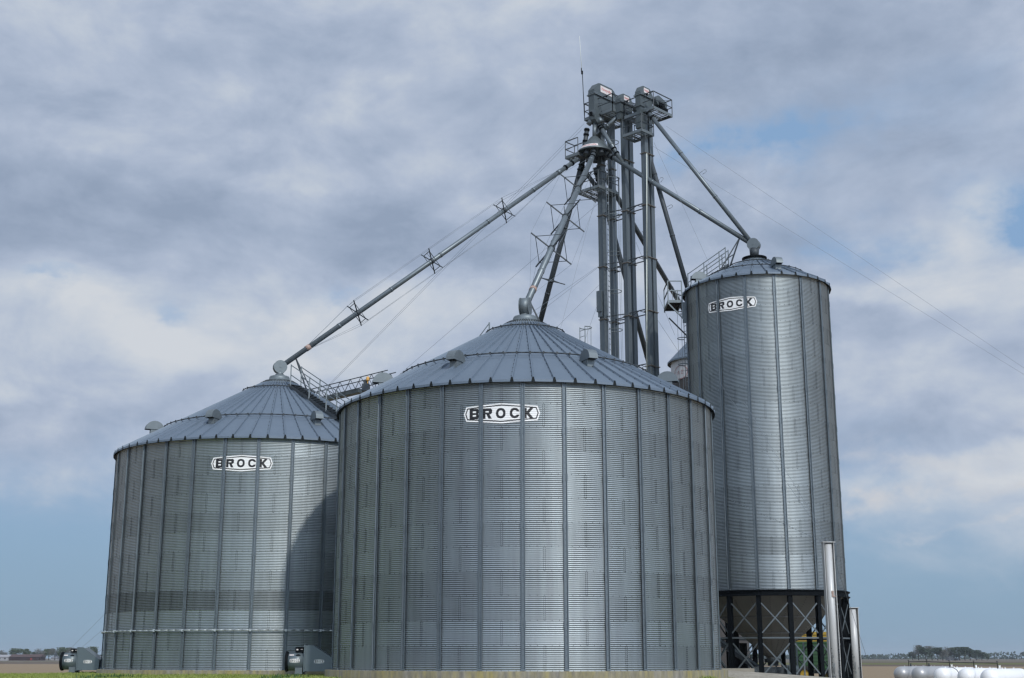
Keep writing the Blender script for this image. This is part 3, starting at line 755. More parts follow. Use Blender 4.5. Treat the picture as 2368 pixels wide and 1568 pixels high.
# ------------------------------------------------------------------ conveyor bridge between the bins
b0, b1 = at(690, 936, 74.5), at(905, 884, 70.5); t = thing('conveyor_bridge', 'lattice conveyor bridge between the left and middle bins', 'conveyor', b0)
hB = .62; dB = (b1-b0).normalized(); sB = dB.cross(Z).normalized()
for s in (-.35, .35):
    k = MB(); k.bar(b0+sB*s+Z*hB, b1+sB*s+Z*hB, .042, .042); k.bar(b0+sB*s, b1+sB*s, .042, .042)
    n = 9
    for i in range(n):
        a, b = lerp(b0, b1, i/n), lerp(b0, b1, (i+1)/n); mid = (a+b)/2
        k.bar(a+sB*s, mid+sB*s+Z*hB, .026); k.bar(mid+sB*s+Z*hB, b+sB*s, .026)
    k.build('truss_side', M['steel'], t)
k = MB(); k.bar(b0-Z*.06, lerp(b0,b1,.68)-Z*.06, .45, .22); k.build('conveyor_trough', M['head'], t)
hp = at(846, 893, 70.8); k = MB(); k.box(hp - Z*.1, (.4,.5,.4)); k.box(hp+Z*.2, (.25,.3,.2)); k.build('drive_head', M['steel'], t)
k = MB(); c = at(850, 876, 70.6); k.lathe([(.09,-.1),(.09,.06),(.06,.12),(0,.14)], 12, c); k.tube(c - Z*.4, c - Z*.1, .03, 8); k.build('beacon', M['amber'], t)

# ------------------------------------------------------------------ antenna
ab = at(1351, 268, 70.1); t = thing('antenna', 'thin whip antenna on a mast at the tower top', 'antenna', ab)
k = MB(); k.tube(ab, at(1346, 168, 70.1), .025, 8); k.build('mast', M['steel'], t)
k = MB(); c = at(1345.5, 168, 70.1); k.box(c, (.11,.09,.2)); k.box(c + V(-.04,0,.16), (.05,.05,.24)); k.build('clamp', M['black'], t)
k = MB(); k.tube(at(1345, 166, 70.1), at(1339.5, 84, 70.1), .013, 8); k.build('whip', M['antenna'], t)

# ------------------------------------------------------------------ guy wires
def wire(label, a, b, r=.0072):
    k = MB(); k.tube(a, b, r, 5, caps=False); solo(k, 'guy_wire', M['wire'], label, 'guy wire', a, 'guy wires of the tower')
topR = at(1532, 285, 68.0)
wire('upper of the two long guy wires running off the right edge', at(1540, 292, 68.2), at(1540,292,68.2) + (at(2367, 851, 66) - at(1540,292,68.2))*2.1)
wire('lower of the two long guy wires running off the right edge', at(1504, 335, 68.0), at(1504,335,68) + (at(2367, 866, 66) - at(1504,335,68))*2.1)
wire('guy wire from the rightmost leg down across the hopper bin roof', at(1512, 330, 68.2), at(1660, 655, 64.5))
wire('long guy wire crossing over the left spout and ending behind the left bin', at(1350, 286, 70.2), at(745, 905, 76))
wire('left guy wire coming down outside the left bin, nearest the frame edge', at(1344, 300, 70.2), at(155, 1508, 86))
wire('second guy wire outside the left bin, just right of the first', at(1384, 470, 70.1), at(172, 1512, 86))
wire('short guy wire beside the left bin wall above the fan duct', at(1384, 617, 70.1), at(222, 1512, 82))
wire('guy wire from the tallest leg down to the peak of the middle bin', at(1384, 615, 70.1), at(1229, 723, 51.9))
wire('guy wire fanning down left of the ladder tower, outer one', at(1384, 660, 70.1), at(1264, 780, 62))
wire('guy wire fanning down left of the ladder tower, inner one', at(1386, 690, 70.1), at(1340, 820, 66))
wire('hanging wire from the cone platform down behind the middle bin', at(1376, 460, 69.5), at(1285, 800, 66))
wire('guy wire slanting right below the rightmost leg top brace', at(1515, 845, 68.5), at(1545, 900, 70))
wire('wire from the middle leg slanting right behind the rightmost leg', at(1470, 560, 69.6), at(1560, 775, 72))
wire('wire from the rightmost leg slanting to the white bin', at(1512, 728, 68.5), at(1630, 905, 80))

# ------------------------------------------------------------------ white bin behind
wb = at(1551, 850, 84); cwb = V(wb.x + 2.2, 84, .4)
t = thing('white_bin', 'white painted bin with a red emblem half hidden behind the hopper bin', 'bin', cwb)
zE = at(1551, 838, 84).z; zM = at(1551, 884, 84).z
k = MB(); k.lathe([(2.2, zM), (2.2, zE)], 64, V(cwb.x, cwb.y, 0))
for z in (zE-.9, zE-2.0):
    for i in range(64): p = 2*pi*i/64; k.box(V(cwb.x+2.205*sin(p), cwb.y-2.205*cos(p), z), (.03,.03,.03), mi=1)
w0 = k.build('upper_wall', [M['whitebin'], M['bolt']], t)
k = MB(); k.lathe([(2.17, .4), (2.17, zM)], 64, V(cwb.x, cwb.y, 0)); k.lathe([(2.17,zM),(2.2,zM)], 64, V(cwb.x, cwb.y, 0)); k.build('lower_wall', M['shadebin'], t)  # dark band stands for the shaded part of the white wall
k = MB(); k.lathe([(2.42,zE-.12),(2.42,zE-.02),(.5,zE+2.0),(0,zE+2.05)], 32, V(cwb.x, cwb.y, 0), smooth=False); k.build('roof', M['roof'], t)
k = MB(); k.lathe([(2.2,zE-.02),(2.41,zE-.10)], 32, V(cwb.x, cwb.y, 0)); k.build('eave', M['black'], t)
em = MB(); ez = at(1580, 852, 82).z - .1; ep = math.asin(max(-1, min(1, (at(1578, 852, 81.5).x - cwb.x)/2.2)))
efn = lambda a, b: V(cwb.x + 2.212*sin(ep + a/2.2), cwb.y - 2.212*cos(ep + a/2.2), ez + b)
for rr in (1.0,):
    n = 40
    em.add([efn(q*.62*cos(2*pi*i/n), q*.46*sin(2*pi*i/n)) for i in range(n) for q in (1.0, .91)], [(2*i, 2*i+1, (2*i+3) % (2*n), (2*i+2) % (2*n)) for i in range(n)], 0)
add_text(em, 'A Z', .56, .26, efn, 0, .0)
em.build('emblem', [M['emblem']], w0)

# ------------------------------------------------------------------ fans
def fan(label, x0, x1, x2, Y, zb, dia, hz, low):
    t = thing('aeration_fan', label, 'fan', V(x0, Y, zb), 0, 'grey aeration fans'); r = dia/2; zc = zb + r
    X = V(1,0,0); Yv = V(0,1,0)
    k = MB(); k.tube((x0+.06,Y,zc), (x1,Y,zc), r, 32); k.tube((x1-.03,Y,zc), (x1+.0,Y,zc), r+.03, 32); hs = k.build('fan_housing', M['fan'], t)
    k = MB(); k.lathe([(r*.94,.10),(r*1.0,.05),(r*1.12,-.02),(r*1.12,-.07),(r*.98,-.07),(r*.9,.02)], 32, V(x0+.04,Y,zc), (Yv, Z, X)); k.build('inlet_ring', M['black'], t)
    k = MB(); k.lathe([(r*.9,0),(.12,.02),(0,.02)], 24, V(x0+.08,Y,zc), (Yv, Z, X)); k.build('inlet_screen', M['black'], t)
    d = r*1.02; k = MB(); top = zb + hz; fl = (x2-x1)*.28
    k.prism([(0,0),(x2-x1,0),(x2-x1,low),(fl,hz),(0,hz)], V(x1,Y,zb-.02), X, Z, Yv, 2*d); dk = k.build('transition_duct', M['fan'], t)
    k = MB(); k.box((x1+.01,Y,zb+hz/2-.02), (.04, 2*d+.06, hz+.05)); k.build('duct_flange', M['fan'], t)
    k = MB(); k.box((x1-.20,Y-.02,zb+dia+.10), (.36,.30,.19)); k.box((x1-.30,Y-.175,zb+dia+.10), (.07,.008,.05), mi=1); k.box((x1-.15,Y-.175,zb+dia+.11), (.025,.008,.025), mi=1); k.box((x1-.10,Y-.175,zb+dia+.11), (.025,.008,.025), mi=1); k.build('control_box', [M['black'], M['label_white']], t)
    k = MB(); k.box((x1-.20,Y-r*.55,zb-.0), (.28,.30,.24)); k.box((x1-.20,Y+r*.55,zb-.0), (.28,.30,.24)); k.build('foot', M['galv'], t)
    k = MB(); a = R(38); c = V(x1-.25,Y,zc)
    k.add([c + V(x, -(r+.006)*cos(R(40)+y/r), (r+.006)*sin(R(40)+y/r)) for x, y in [(-.10,-.02),(.10,-.02),(.075,.045),(.0,.07),(-.075,.045)]], [(0,1,2,3,4)]); k.build('hand_slot', M['black'], hs)
    k = MB(); k.add([V(x0+.22+x, Y-(r+.006)*cos(R(44)+y/r), zc+(r+.006)*sin(R(44)+y/r)) for x, y in [(-.09,-.03),(.09,-.03),(.09,.03),(-.09,.03)]], [(0,1,2,3)]); k.build('sticker', M['label_white'], hs)
    s = .40/2.67; zs = np.linspace(-.36, .36, 70)
    cx = (x0+x1)/2
    fn = lambda a, b: V(cx + a*s, Y - (r+.007)*cos(R(5)+b*s*1.5/r), zc + (r+.007)*sin(R(5)+b*s*1.5/r))
    sign_mesh(fn, 150, zs).build('sign', [M['decal_white'], M['decal_black']], hs)
    fn = lambda a, b: V(x1 + (x2-x1)*.50 + a*s, Y - d - .006, zb + .36*hz + b*s*1.5)
    sign_mesh(fn, 150, zs).build('sign', [M['decal_white'], M['decal_black']], dk)
fan('grey aeration fan against the far left bin wall, open field behind it', -20.74, -19.98, -18.95, 62.0, 1.18, .76, 1.0, .48)
fan('grey aeration fan in the gap between the left and middle bins', -8.80, -8.08, -6.9, 52.5, 1.22, .70, .98, .45)

# ------------------------------------------------------------------ guy anchor posts at the right
def post(label, px_top, py_top, Y, px_bot, w, rust):
    top = at(px_top, py_top, Y); zt = top.z; x = top.x; t = thing('anchor_post', label, 'post', V(x, Y, .2), 0, 'pale steel anchor posts')
    zb = .2; H = zt - zb; zc = (zt+zb)/2
    k = MB(); k.box((x-w*.5, Y, zc), (.022, w*.95, H)); k.box((x+w*.5, Y, zc), (.022, w*.95, H)); k.box((x, Y+w*.1, zc), (w-.02, .02, H)); k.build('beam', M['postgrey'], t)
    k = MB(); k.tube((x-w*.02, Y-w*.22, zb), (x-w*.02, Y-w*.22, zt-.08), w*.36, 24); k.build('pipe', M['postgrey'], t)
    k = MB(); k.box((x, Y, zt+.012), (w+.12, w+.1, .03)); k.build('cap_plate', M['postgrey'], t)
    k = MB()
    for q in range(7): k.box((x-w*.30, Y-w*.43, zb+.75+q*.19), (.045,.03,.028)); k.box((x+w*.42, Y-w*.40, zb+.75+q*.22), (.045,.03,.028))
    k.build('bolts', M['bolt'], t)
    for cx, cz in ((-.12, 1.55), (.13, .95), (-.08, .72)):
        k = MB(); pts = [V(x+cx+.035*cos(a), Y-w*.60, zb+cz+.055*sin(a)) for a in np.linspace(0, 2*pi, 10)]; k.path(pts, .010, 5); k.build('eye_bolt', M['galv'], t)
    k = MB(); k.path([V(x-.13,Y-w*.52,zb+1.28), V(x-.13,Y-w*.60,zb+1.28), V(x-.13,Y-w*.60,zb+.92), V(x-.08,Y-w*.60,zb+.88), V(x-.06,Y-w*.60,zb+1.28)], .010, 5)
    k.build('u_bracket', M['galv'], t)
    if rust:
        k = MB(); k.box((x+.03, Y-w*.58, zt-2.15), (.09,.03,.26)); k.box((x+.09, Y-w*.60, zt-2.25), (.10,.06,.05)); k.build('rusty_bracket', M['rust'], t)
    return V(x, Y, zt)
P1 = post('nearer and taller pale anchor post standing in front of the hopper bin legs', 1913, 1255, 56.0, 1927, .42, True)
P2 = post('farther pale anchor post standing just right of the hopper bin', 1969, 1406, 76.0, 1985, .56, False)
wire('guy wire from the hopper bin side down to the nearer anchor post, upper', at(1660, 880, 63.2), P1, .007)
wire('guy wire crossing the hopper bin front to the nearer post top, middle', at(1720, 930, 62.0), P1 + V(.1,0,0), .007)
wire('lowest guy wire crossing the hopper bin front to the nearer post', at(1665, 1145, 62.2), P1 + V(-.1,0,0), .007)
wire('guy wire from the nearer post slanting down right past the far post', at(1921, 1268, 55.8), at(2004, 1522, 64), .009)
wire('guy wire hanging from the nearer post down along the hopper bin leg', at(1919, 1290, 55.8), at(1962, 1566, 60), .007)

# ------------------------------------------------------------------ green and yellow wagon behind the hopper legs
gx0, gx1, gy, gz0, gz1, gz2 = 16.15, 19.25, 76.6, 1.05, 2.62, 3.17
t = thing('grain_wagon', 'green grain wagon with yellow top boards behind the hopper legs', 'wagon', V((gx0+gx1)/2, gy, .3))
k = MB(); k.hexa([V(gx0+.3,gy,gz0),V(gx1-.3,gy,gz0),V(gx1-.3,gy+2.2,gz0),V(gx0+.3,gy+2.2,gz0),V(gx0,gy-.1,gz1),V(gx1,gy-.1,gz1),V(gx1,gy+2.4,gz1),V(gx0,gy+2.4,gz1)])
q = gz0 + .12
while q < gz1: f = (q-gz0)/(gz1-gz0); k.bar(V(gx0+.3*(1-f), gy-.1*f-.02, q), V(gx1-.3*(1-f), gy-.1*f-.02, q), .07, .07); q += .20
bd = k.build('wagon_box', M['green'], t)
k = MB(); k.box(((gx0+gx1)/2, gy+1.15, (gz1+gz2)/2), (gx1-gx0+.04, 2.52, gz2-gz1-.01))
for z in (gz1+.18, gz1+.36): k.box(((gx0+gx1)/2, gy-.12, z), (gx1-gx0+.06, .03, .02), mi=1)
k.build('extension_boards', [M['yellow'], M['bolt']], t)
k = MB(); k.box(((gx0+gx1)/2, gy+1.1, gz0-.12), (2.6,.9,.18)); k.build('chassis', M['steel'], t)
for sx in (gx0+.55, gx1-.75):
    for sy in (gy+.1, gy+2.0):
        k = MB(); c = V(sx, sy, .78); k.lathe([(.30,-.16),(.44,-.17),(.50,-.10),(.50,.10),(.44,.17),(.30,.16)], 24, c, (V(1,0,0), Z, V(0,-1,0))); wl = k.build('tyre', M['tyre'], t)
        k = MB(); k.lathe([(.30,.14),(.24,.06),(.10,.06),(.0,.10)], 20, c, (V(1,0,0), Z, V(0,-1,0))); k.build('rim', M['yellow'], wl)
# conveyor under the hopper
u0 = at(1781, 1545, 65.8); t = thing('unload_conveyor', 'dark unloading conveyor with a motor under the hopper cone', 'conveyor', V(u0.x, u0.y, .7))
k = MB(); k.box((u0.x+.2, u0.y, 1.08), (2.2,.6,.42)); k.build('trough', M['steel'], t)
k = MB(); k.box((u0.x+.95, u0.y-.35, 1.15), (.5,.4,.42)); k.tube((u0.x+.75,u0.y-.5,1.2),(u0.x+1.25,u0.y-.5,1.2),.16,12); k.build('motor', M['fan'], t)
k = MB(); 
for s in (.5, .85, 1.2): k.box((u0.x+s+.6, u0.y+.6, 1.6), (.07,.07,1.7))
k.build('support_post', M['galv'], t)
a = at(1688, 1515, 66.5); t = thing('incline_auger', 'grey inclined auger lying behind the hopper bin legs', 'auger', a)
k = MB(); k.bar(at(1655, 1478, 67), at(1768, 1556, 67), .5, .30); k.build('auger_trough', M['steel'], t)
k = MB(); k.bar(at(1655, 1473, 66.7), at(1768, 1550, 66.7), .05, .10); k.build('auger_rail', M['brace'], t)
c = at(1695, 1500, 69); t = thing('leg_boot', 'dark steel boot cabinet behind the leftmost hopper bin legs', 'cabinet', V(c.x, c.y, .7))
k = MB(); k.box((c.x, c.y, 2.1), (.55,.5,2.6)); k.box((c.x+.5, c.y, 1.6), (.35,.4,1.7)); k.build('cabinet_body', M['black'], t)
k = MB(); k.box((c.x+.5, c.y-.22, 1.75), (.45,.03,.06)); k.box((c.x-.2, c.y-.27, 2.2), (.05,.03,2.2)); k.build('cabinet_frame', M['galv'], t)
# low concrete kerb wall beyond the middle bin
c = at(1712, 1547, 58.0); k = MB(); k.box((c.x-.3, 58.0, c.z-.42), (1.7,.5,.9)); solo(k, 'kerb_wall', M['conc2'], 'low concrete kerb block between the middle bin and the hopper bin', 'kerb', (c.x-.3, 58, c.z-.87))

# ------------------------------------------------------------------ tanks at the right
def tank(label, px_left, py_top, Y, mtl, dia=1.04, L=5.5, az=41):
    d = V(sin(R(az)), cos(R(az)), 0); r = dia/2
    tp = at(px_left + r/Y*3108, py_top, Y); c0 = V(tp.x, Y, tp.z - r)
    t = thing('gas_tank', label, 'tank', V(c0.x, c0.y, 0), 0, 'row of gas tanks')
    side = V(d.y, -d.x, 0); prof = []
    for q in range(9): a = pi/2*q/8; prof.append((r*sin(a), -r*.95*cos(a)))
    prof += [(r*cos(pi/2*q/8), L - 2*r + r*.95*sin(pi/2*q/8)) for q in range(9)]
    k = MB(); k.lathe(prof, 40, c0, (side, Z, d))
    for s in (.9, L-2*r-.9): k.lathe([(r+.004, s-.012),(r+.004, s+.012)], 40, c0, (side, Z, d))
    k.build('tank_shell', M[mtl], t)
    for s in (.55, .75+L*.2, L*.42, L-1.9): 
        k = MB(); c = c0 + d*s + Z*r; k.prism([(-.06,-.03),(.06,-.03),(.03,.06),(-.03,.06)], c, d, Z, side, .03); k.build('lifting_lug', M[mtl], t)
    k = MB(); c = c0 + d*1.5 + Z*r; k.tube(c - Z*.02, c + Z*.16, .05, 10); k.tube(c + Z*.16, c + Z*.18, .07, 10); k.build('valve_stack', M['decal_white'] if mtl == 'white' else M['steel'], t)
    k = MB()
    for s in (.6, L-2*r-.6): k.box(c0 + d*s - Z*(r*.95), (.7,.12,.3), (side, d, Z))
    k.box(c0 + d*(L/2-r) - Z*(r+.14) + side*.32, (.1,L-2,.12), (side, d, Z)); k.box(c0 + d*(L/2-r) - Z*(r+.14) - side*.32, (.1,L-2,.12), (side, d, Z))
    k.build('skid', M['steel'], t)
    return c0 + d*1.2 + Z*(r+.2), d, side
tk = [tank('silver gas tank at the left end of the row', 2065, 1540.6, 90, 'silver'),
      tank('second silver gas tank, beside the white ones', 2106, 1540.8, 86, 'silver'),
      tank('white gas tank next to the silver ones, dark hose over it', 2157, 1543.5, 82, 'white'),
      tank('white gas tank in the middle of the white three', 2212, 1545, 78, 'white'),
      tank('rightmost white gas tank, nearest the frame edge', 2265, 1546.3, 74, 'white')]
k = MB(); k.path([q[0] + Z*.10 for q in tk], .022, 6)
for q in tk: k.tube(q[0] - Z*.22, q[0] + Z*.16, .022, 6); k.tube(q[0] + Z*.2 - q[1]*.1, q[0] + Z*.2 + q[1]*.1, .02, 6)
solo(k, 'manifold_pipe', M['bolt'], 'dark manifold pipe with valves along the tops of the gas tanks', 'pipe', tuple(tk[0][0]))
q = tk[2]; hp = q[0] - Z*(.2+.52) + q[1]*.1; k = MB()
k.path([hp + Z*(.535*sin(a)) + q[2]*(.535*cos(a)) for a in np.linspace(.1, pi-.1, 16)], .02, 6)
solo(k, 'hose', M['bolt'], 'dark hose looped over the third tank from the left', 'hose', tuple(hp))

# ------------------------------------------------------------------ ground
def sst(a, b, x):
    t = np.clip((x-a)/(b-a), 0, 1); return t*t*(3-2*t)
def ground_z(x, y):
    x = np.asarray(x, float); y = np.asarray(y, float)
    yb = 58 + np.clip((x+21.5)*5, 0, 22)
    pad = sst(-31, -23.5, x)*sst(26, 9, x)*sst(28, 44, y)*(1-sst(yb, yb+10, y))
    z = 1.02*pad
    ridge = np.exp(-((y-56)/3.2)**2)*sst(6.5, 8.6, x)
    hx = np.interp(x, [7, 8.6, 11.1, 13.5, 20, 27, 32], [1.25, 1.22, 1.07, .90, .42, .1, 0])
    z = np.where(x > 7, np.maximum(z*0, (hx*ridge + (1-ridge)*np.minimum(z, hx*.62))), z)
    return z + .02*np.sin(x*.9)*np.cos(y*.7)*np.exp(-((y-60)/60)**2)
far = [60, 80, 110, 150, 210, 300, 420, 600, 900, 1300, 1900, 2800, 4200, 7000]
gx = np.array([-q for q in reversed(far)] + list(np.arange(-40, -26, 1.0)) + list(np.arange(-26, 26.01, .4)) + list(np.arange(27, 41, 1.0)) + far)
gy = np.array([-q for q in reversed(far[3:])] + [-80,-40,-15,0,10,20] + list(np.arange(25, 90, .4)) + list(np.arange(90, 110, 2.)) + [115,120,130,140,150,165,180,200,225,250,265,280,300,330,360,400,450,520,600,700,820,950,1100,1300,1500,1750,2000,2500,3200,4500,7000])
GX, GY = np.meshgrid(gx, gy, indexing='ij'); GZ = ground_z(GX, GY)
me = bpy.data.meshes.new('ground'); nx_, ny_ = len(gx), len(gy)
i, j = np.meshgrid(np.arange(nx_-1), np.arange(ny_-1), indexing='ij')
fc = np.stack([i*ny_+j, (i+1)*ny_+j, (i+1)*ny_+j+1, i*ny_+j+1], -1).reshape(-1, 4)
me.from_pydata(np.stack([GX.ravel(), GY.ravel(), GZ.ravel()], -1).tolist(), [], fc.tolist())
me.polygons.foreach_set('use_smooth', np.ones(len(fc), bool))
gr = link('ground', me); tag(gr, kind='structure')
def ground_mat():
    m = bpy.data.materials.new('ground_mix'); m.use_nodes = True; nt = m.node_tree; N = nt.nodes; Lk = nt.links
    b = N['Principled BSDF']; b.inputs['Roughness'].default_value = .95; b.inputs['Specular IOR Level'].default_value = .15
    tc = N.new('ShaderNodeTexCoord'); sp = N.new('ShaderNodeSeparateXYZ'); Lk.new(tc.outputs['Object'], sp.inputs[0])
    def noise(sc, st=None, det=5):
        n = N.new('ShaderNodeTexNoise'); n.inputs['Scale'].default_value = sc; n.inputs['Detail'].default_value = det
        if st:
            mp = N.new('ShaderNodeMapping'); mp.inputs['Scale'].default_value = st; Lk.new(tc.outputs['Object'], mp.inputs['Vector']); Lk.new(mp.outputs[0], n.inputs['Vector'])
        else: Lk.new(tc.outputs['Object'], n.inputs['Vector'])
        return n.outputs['Fac']
    def mth(op, a, b_, c=None):
        n = N.new('ShaderNodeMath'); n.operation = op
        for s, q in ((0,a),(1,b_),(2,c)):
            if q is None: continue
            if isinstance(q, (int,float)): n.inputs[s].default_value = q
            else: Lk.new(q, n.inputs[s])
        return n.outputs[0]
    def ss(a, b_, x):
        n = N.new('ShaderNodeMapRange'); n.interpolation_type = 'SMOOTHSTEP'; n.inputs['From Min'].default_value = a; n.inputs['From Max'].default_value = b_
        Lk.new(x, n.inputs['Value']); return n.outputs[0]
    def mix(f, a, b_):
        n = N.new('ShaderNodeMix'); n.data_type = 'RGBA'
        for s, q in (('Factor',f),('A',a),('B',b_)):
            if isinstance(q, tuple): n.inputs[s].default_value = (*q, 1)
            elif isinstance(q, float): n.inputs[s].default_value = q
            else: Lk.new(q, n.inputs[s])
        return n.outputs['Result']
    X, Y = sp.outputs['X'], sp.outputs['Y']
    stub = mix(ss(.35,.65,noise(6, (1,.35,1))), (.30,.235,.155), (.20,.15,.095)); stub = mix(ss(.4,.6,noise(.25, (1,.3,1))), stub, (.25,.19,.125))
    soil = mix(ss(.35,.65,noise(.03, (1,.25,1))), (.105,.078,.058), (.135,.110,.088))
    green = (.115,.125,.045)
    grass = mix(ss(.35,.65,noise(1.2)), (.20,.245,.055), (.12,.17,.035)); grass = mix(ss(.45,.7,noise(7)), grass, (.24,.25,.08)); grass = mix(mth('SUBTRACT', 1, mth('MULTIPLY', ss(41,45,Y), mth('MAXIMUM', mth('SUBTRACT', 1, ss(-6.5,-5,X)), ss(6.0,7.0,X)))), grass, mix(ss(.35,.65,noise(.8)), (.080,.078,.066), (.058,.058,.048)))  # unseen ground in front set dark grey so the walls reflect less green
    grav = mix(ss(.35,.65,noise(9)), (.36,.335,.285), (.27,.25,.21)); grav = mix(ss(.5,.7,noise(1.3)), grav, (.40,.375,.32))
    # fields by distance; the boundary lies nearer on the right
    edge = mth('MULTIPLY_ADD', X, -.5, mth('MULTIPLY_ADD', noise(.02), 14, 318))
    f1 = ss(-6, 6, mth('SUBTRACT', Y, edge))
    c = mix(f1, stub, soil)
    gs = mth('MULTIPLY', mth('MULTIPLY', ss(360,372,Y), mth('SUBTRACT', 1, ss(470,500,Y))), ss(40,90,X)); c = mix(gs, c, green)
    far_ = ss(560, 600, Y); c = mix(far_, c, mix(ss(.4,.6,noise(.012, (1,.2,1))), (.15,.125,.105), (.12,.11,.075)))
    # yard: grass beside the bins, darkened unseen ground in front, gravel at the right
    nb = mth('MULTIPLY', mth('SUBTRACT', noise(.6), .5), 6)
    inx = mth('MULTIPLY', ss(-31,-27, mth('ADD', X, nb)), mth('SUBTRACT', 1, ss(24,30, mth('ADD', X, nb))))
    iny = mth('MULTIPLY', ss(10,16, mth('ADD', Y, nb)), mth('SUBTRACT', 1, ss(84,90, mth('ADD', Y, nb))))
    back = mth('SUBTRACT', mth('MULTIPLY_ADD', X, 5, 58+107+7), Y)
    yard = mth('MULTIPLY', mth('MULTIPLY', inx, iny), ss(-2, 2, mth('ADD', back, nb)))
    c = mix(yard, c, grass)
    gl = mth('ADD', mth('SUBTRACT', X, 8.0), mth('MULTIPLY', mth('SUBTRACT', Y, 54.3), .35))
    gm = mth('MULTIPLY', mth('MULTIPLY', ss(-.5, .5, mth('ADD', gl, mth('MULTIPLY', mth('SUBTRACT', noise(2.5), .5), 1.6))), yard), ss(7.2, 7.8, X))
    c = mix(gm, c, grav)
    Lk.new(c, b.inputs['Base Color'])
    bp = N.new('ShaderNodeBump'); bp.inputs['Strength'].default_value = .6; bp.inputs['Distance'].default_value = .06; Lk.new(noise(5), bp.inputs['Height']); Lk.new(bp.outputs[0], b.inputs['Normal'])
    return m
me.materials.append(ground_mat())

# grass blades on the pad and weeds at its front edge
def blades(n, xr, yr, h, w, mi, mb, lean=.35, keep=None):
    xs = rng.uniform(*xr, n); ys = rng.uniform(*yr, n); zs = ground_z(xs, ys)
    for x, y, z in zip(xs, ys, zs):
        if keep and not keep(x, y): continue
        a = rng.uniform(0, 2*pi); hh = h*rng.uniform(.5, 1.25); ww = w*rng.uniform(.7, 1.3); dx, dy = cos(a)*ww/2, sin(a)*ww/2; lx, ly = rng.normal(0, lean)*hh, rng.normal(0, lean)*hh
        mb.add([(x-dx,y-dy,z-.01),(x+dx,y+dy,z-.01),(x+lx,y+ly,z+hh)], [(0,1,2)], mi)
cxC, cyC = bin_axis(bC[0]).x, bin_axis(bC[0]).y; cxL, cyL = bin_axis(rootL).x, bin_axis(rootL).y
free = lambda x, y: (x-cxC)**2 + (y-cyC)**2 > 7.66**2 and (x-cxL)**2 + (y-cyL)**2 > 7.64**2 and not (7.6 < x and y > 53.5 + (8.2-x)*2.5)
gm_ = MB(); blades(26000, (-25,-6), (45,64), .065, .035, 0, gm_, keep=free); blades(2500, (-25,-6), (45.5,50), .13, .06, 1, gm_, keep=lambda x, y: free(x,y) and sin(x*2.1)+sin(x*.83+1)+.5*sin(y*3) > .9)
blades(4000, (6.5,10.5), (45,56), .10, .04, 0, gm_, keep=free)
g_ = gm_.build('grass', [M['grass'], M['weed']]); tag(g_, kind='stuff')

# ------------------------------------------------------------------ far trees and buildings
def tree_meshes(n_leaf, H, Wd, lm, bare=False, seed=0):
    r_ = np.random.default_rng(seed)
    tr = MB(); tr.tube((0,0,-.3), (0,0,H*.45), H*.03, 7, r2=H*.018)
    limbs = []
    for q in range(7):
        a = r_.uniform(0, 2*pi); z0 = H*r_.uniform(.22,.5); e = V(cos(a)*Wd*.33*r_.uniform(.6,1.1), sin(a)*Wd*.33, H*r_.uniform(.6,.9)); tr.tube((0,0,z0), e, H*.012, 5, r2=H*.005); limbs.append(e)
    cr = MB(); cl = [(e, Wd*r_.uniform(.20,.32)) for e in limbs] + [(V(r_.normal(0,Wd*.16), r_.normal(0,Wd*.16), H*r_.uniform(.35,.9)), Wd*r_.uniform(.17,.27)) for _ in range(6)]
    for q in range(n_leaf):
        c, rr = cl[q % len(cl)]; d = Vector(r_.normal(0,1,3)).normalized()*(rr*r_.uniform(.35,1.08)); p = c + d; p.z = min(p.z, H)
        s = H*(.020 if bare else .034)*r_.uniform(.6,1.4); a = Vector(r_.normal(0,1,3)).normalized(); b = a.orthogonal().normalized(); c2 = a.cross(b)
        cr.add([p - b*s - c2*s*.6, p + b*s - c2*s*.6, p + b*s*.8 + c2*s*.7, p - b*s*.7 + c2*s*.6], [(0,1,2,3)], 0)
    return tr, cr
VAR = []
def tree(label, px, Y, htpx, kind, base=None, wid=1.0, group='far trees'):
    b = at(px, 1530, Y); H = htpx/3108*Y; key = (kind, random.randint(0, 2))
    if not hasattr(tree, 'c'): tree.c = {}
    t = thing('tree', label, 'tree', V(b.x, Y, 0), random.uniform(0, 6.28), group)
    if key not in tree.c:
        lm = {'dark':'leafA','mid':'leafB','bare':'leafC'}[kind]; tr, cr = tree_meshes(1500 if kind != 'bare' else 1700, 10, 9 if kind != 'dark' else 8, lm, kind == 'bare', hash(key[1]) + {'dark':0,'mid':10,'bare':20}[kind])
        a = tr.build('trunk', M['bark']); c = cr.build('crown', M[lm]); tree.c[key] = (a.data, c.data)
        bpy.data.objects.remove(a); bpy.data.objects.remove(c)
    for nm, d in zip(('trunk','crown'), tree.c[key]):
        o = link(nm, d, t); o.scale = (H/10*wid, H/10*wid, H/10)
YR, YL = 1000, 1050
right = [(2124,27,'bare','tallest bare pale tree at the left end of the far right grove'),(2141,24,'dark','dark tree under the bare one at the left of the far grove'),(2155,25,'bare','second bare tree of the far right grove'),(2168,22,'dark','low dark tree between bare ones in the far right grove'),
  (2180,24,'bare','bare crowned tree left of the white farmhouse in the far grove'),(2194,21,'bare','thin pale tree just behind the far white farmhouse'),(2206,22,'dark','dark green tree right of the far farmhouse'),(2219,23,'dark','round dark tree at the middle of the far right grove'),(2231,23,'dark','tallest dark green tree of the far right grove'),(2243,20,'dark','dark tree on the right slope of the far grove'),(2257,17,'dark','lower dark tree near the right end of the far grove'),(2270,13,'dark','small dark tree ending the far right grove'),(2110,13,'dark','small bush tree left of the far right grove'),(2282,10,'mid','shrubby tree trailing off right of the far grove')]
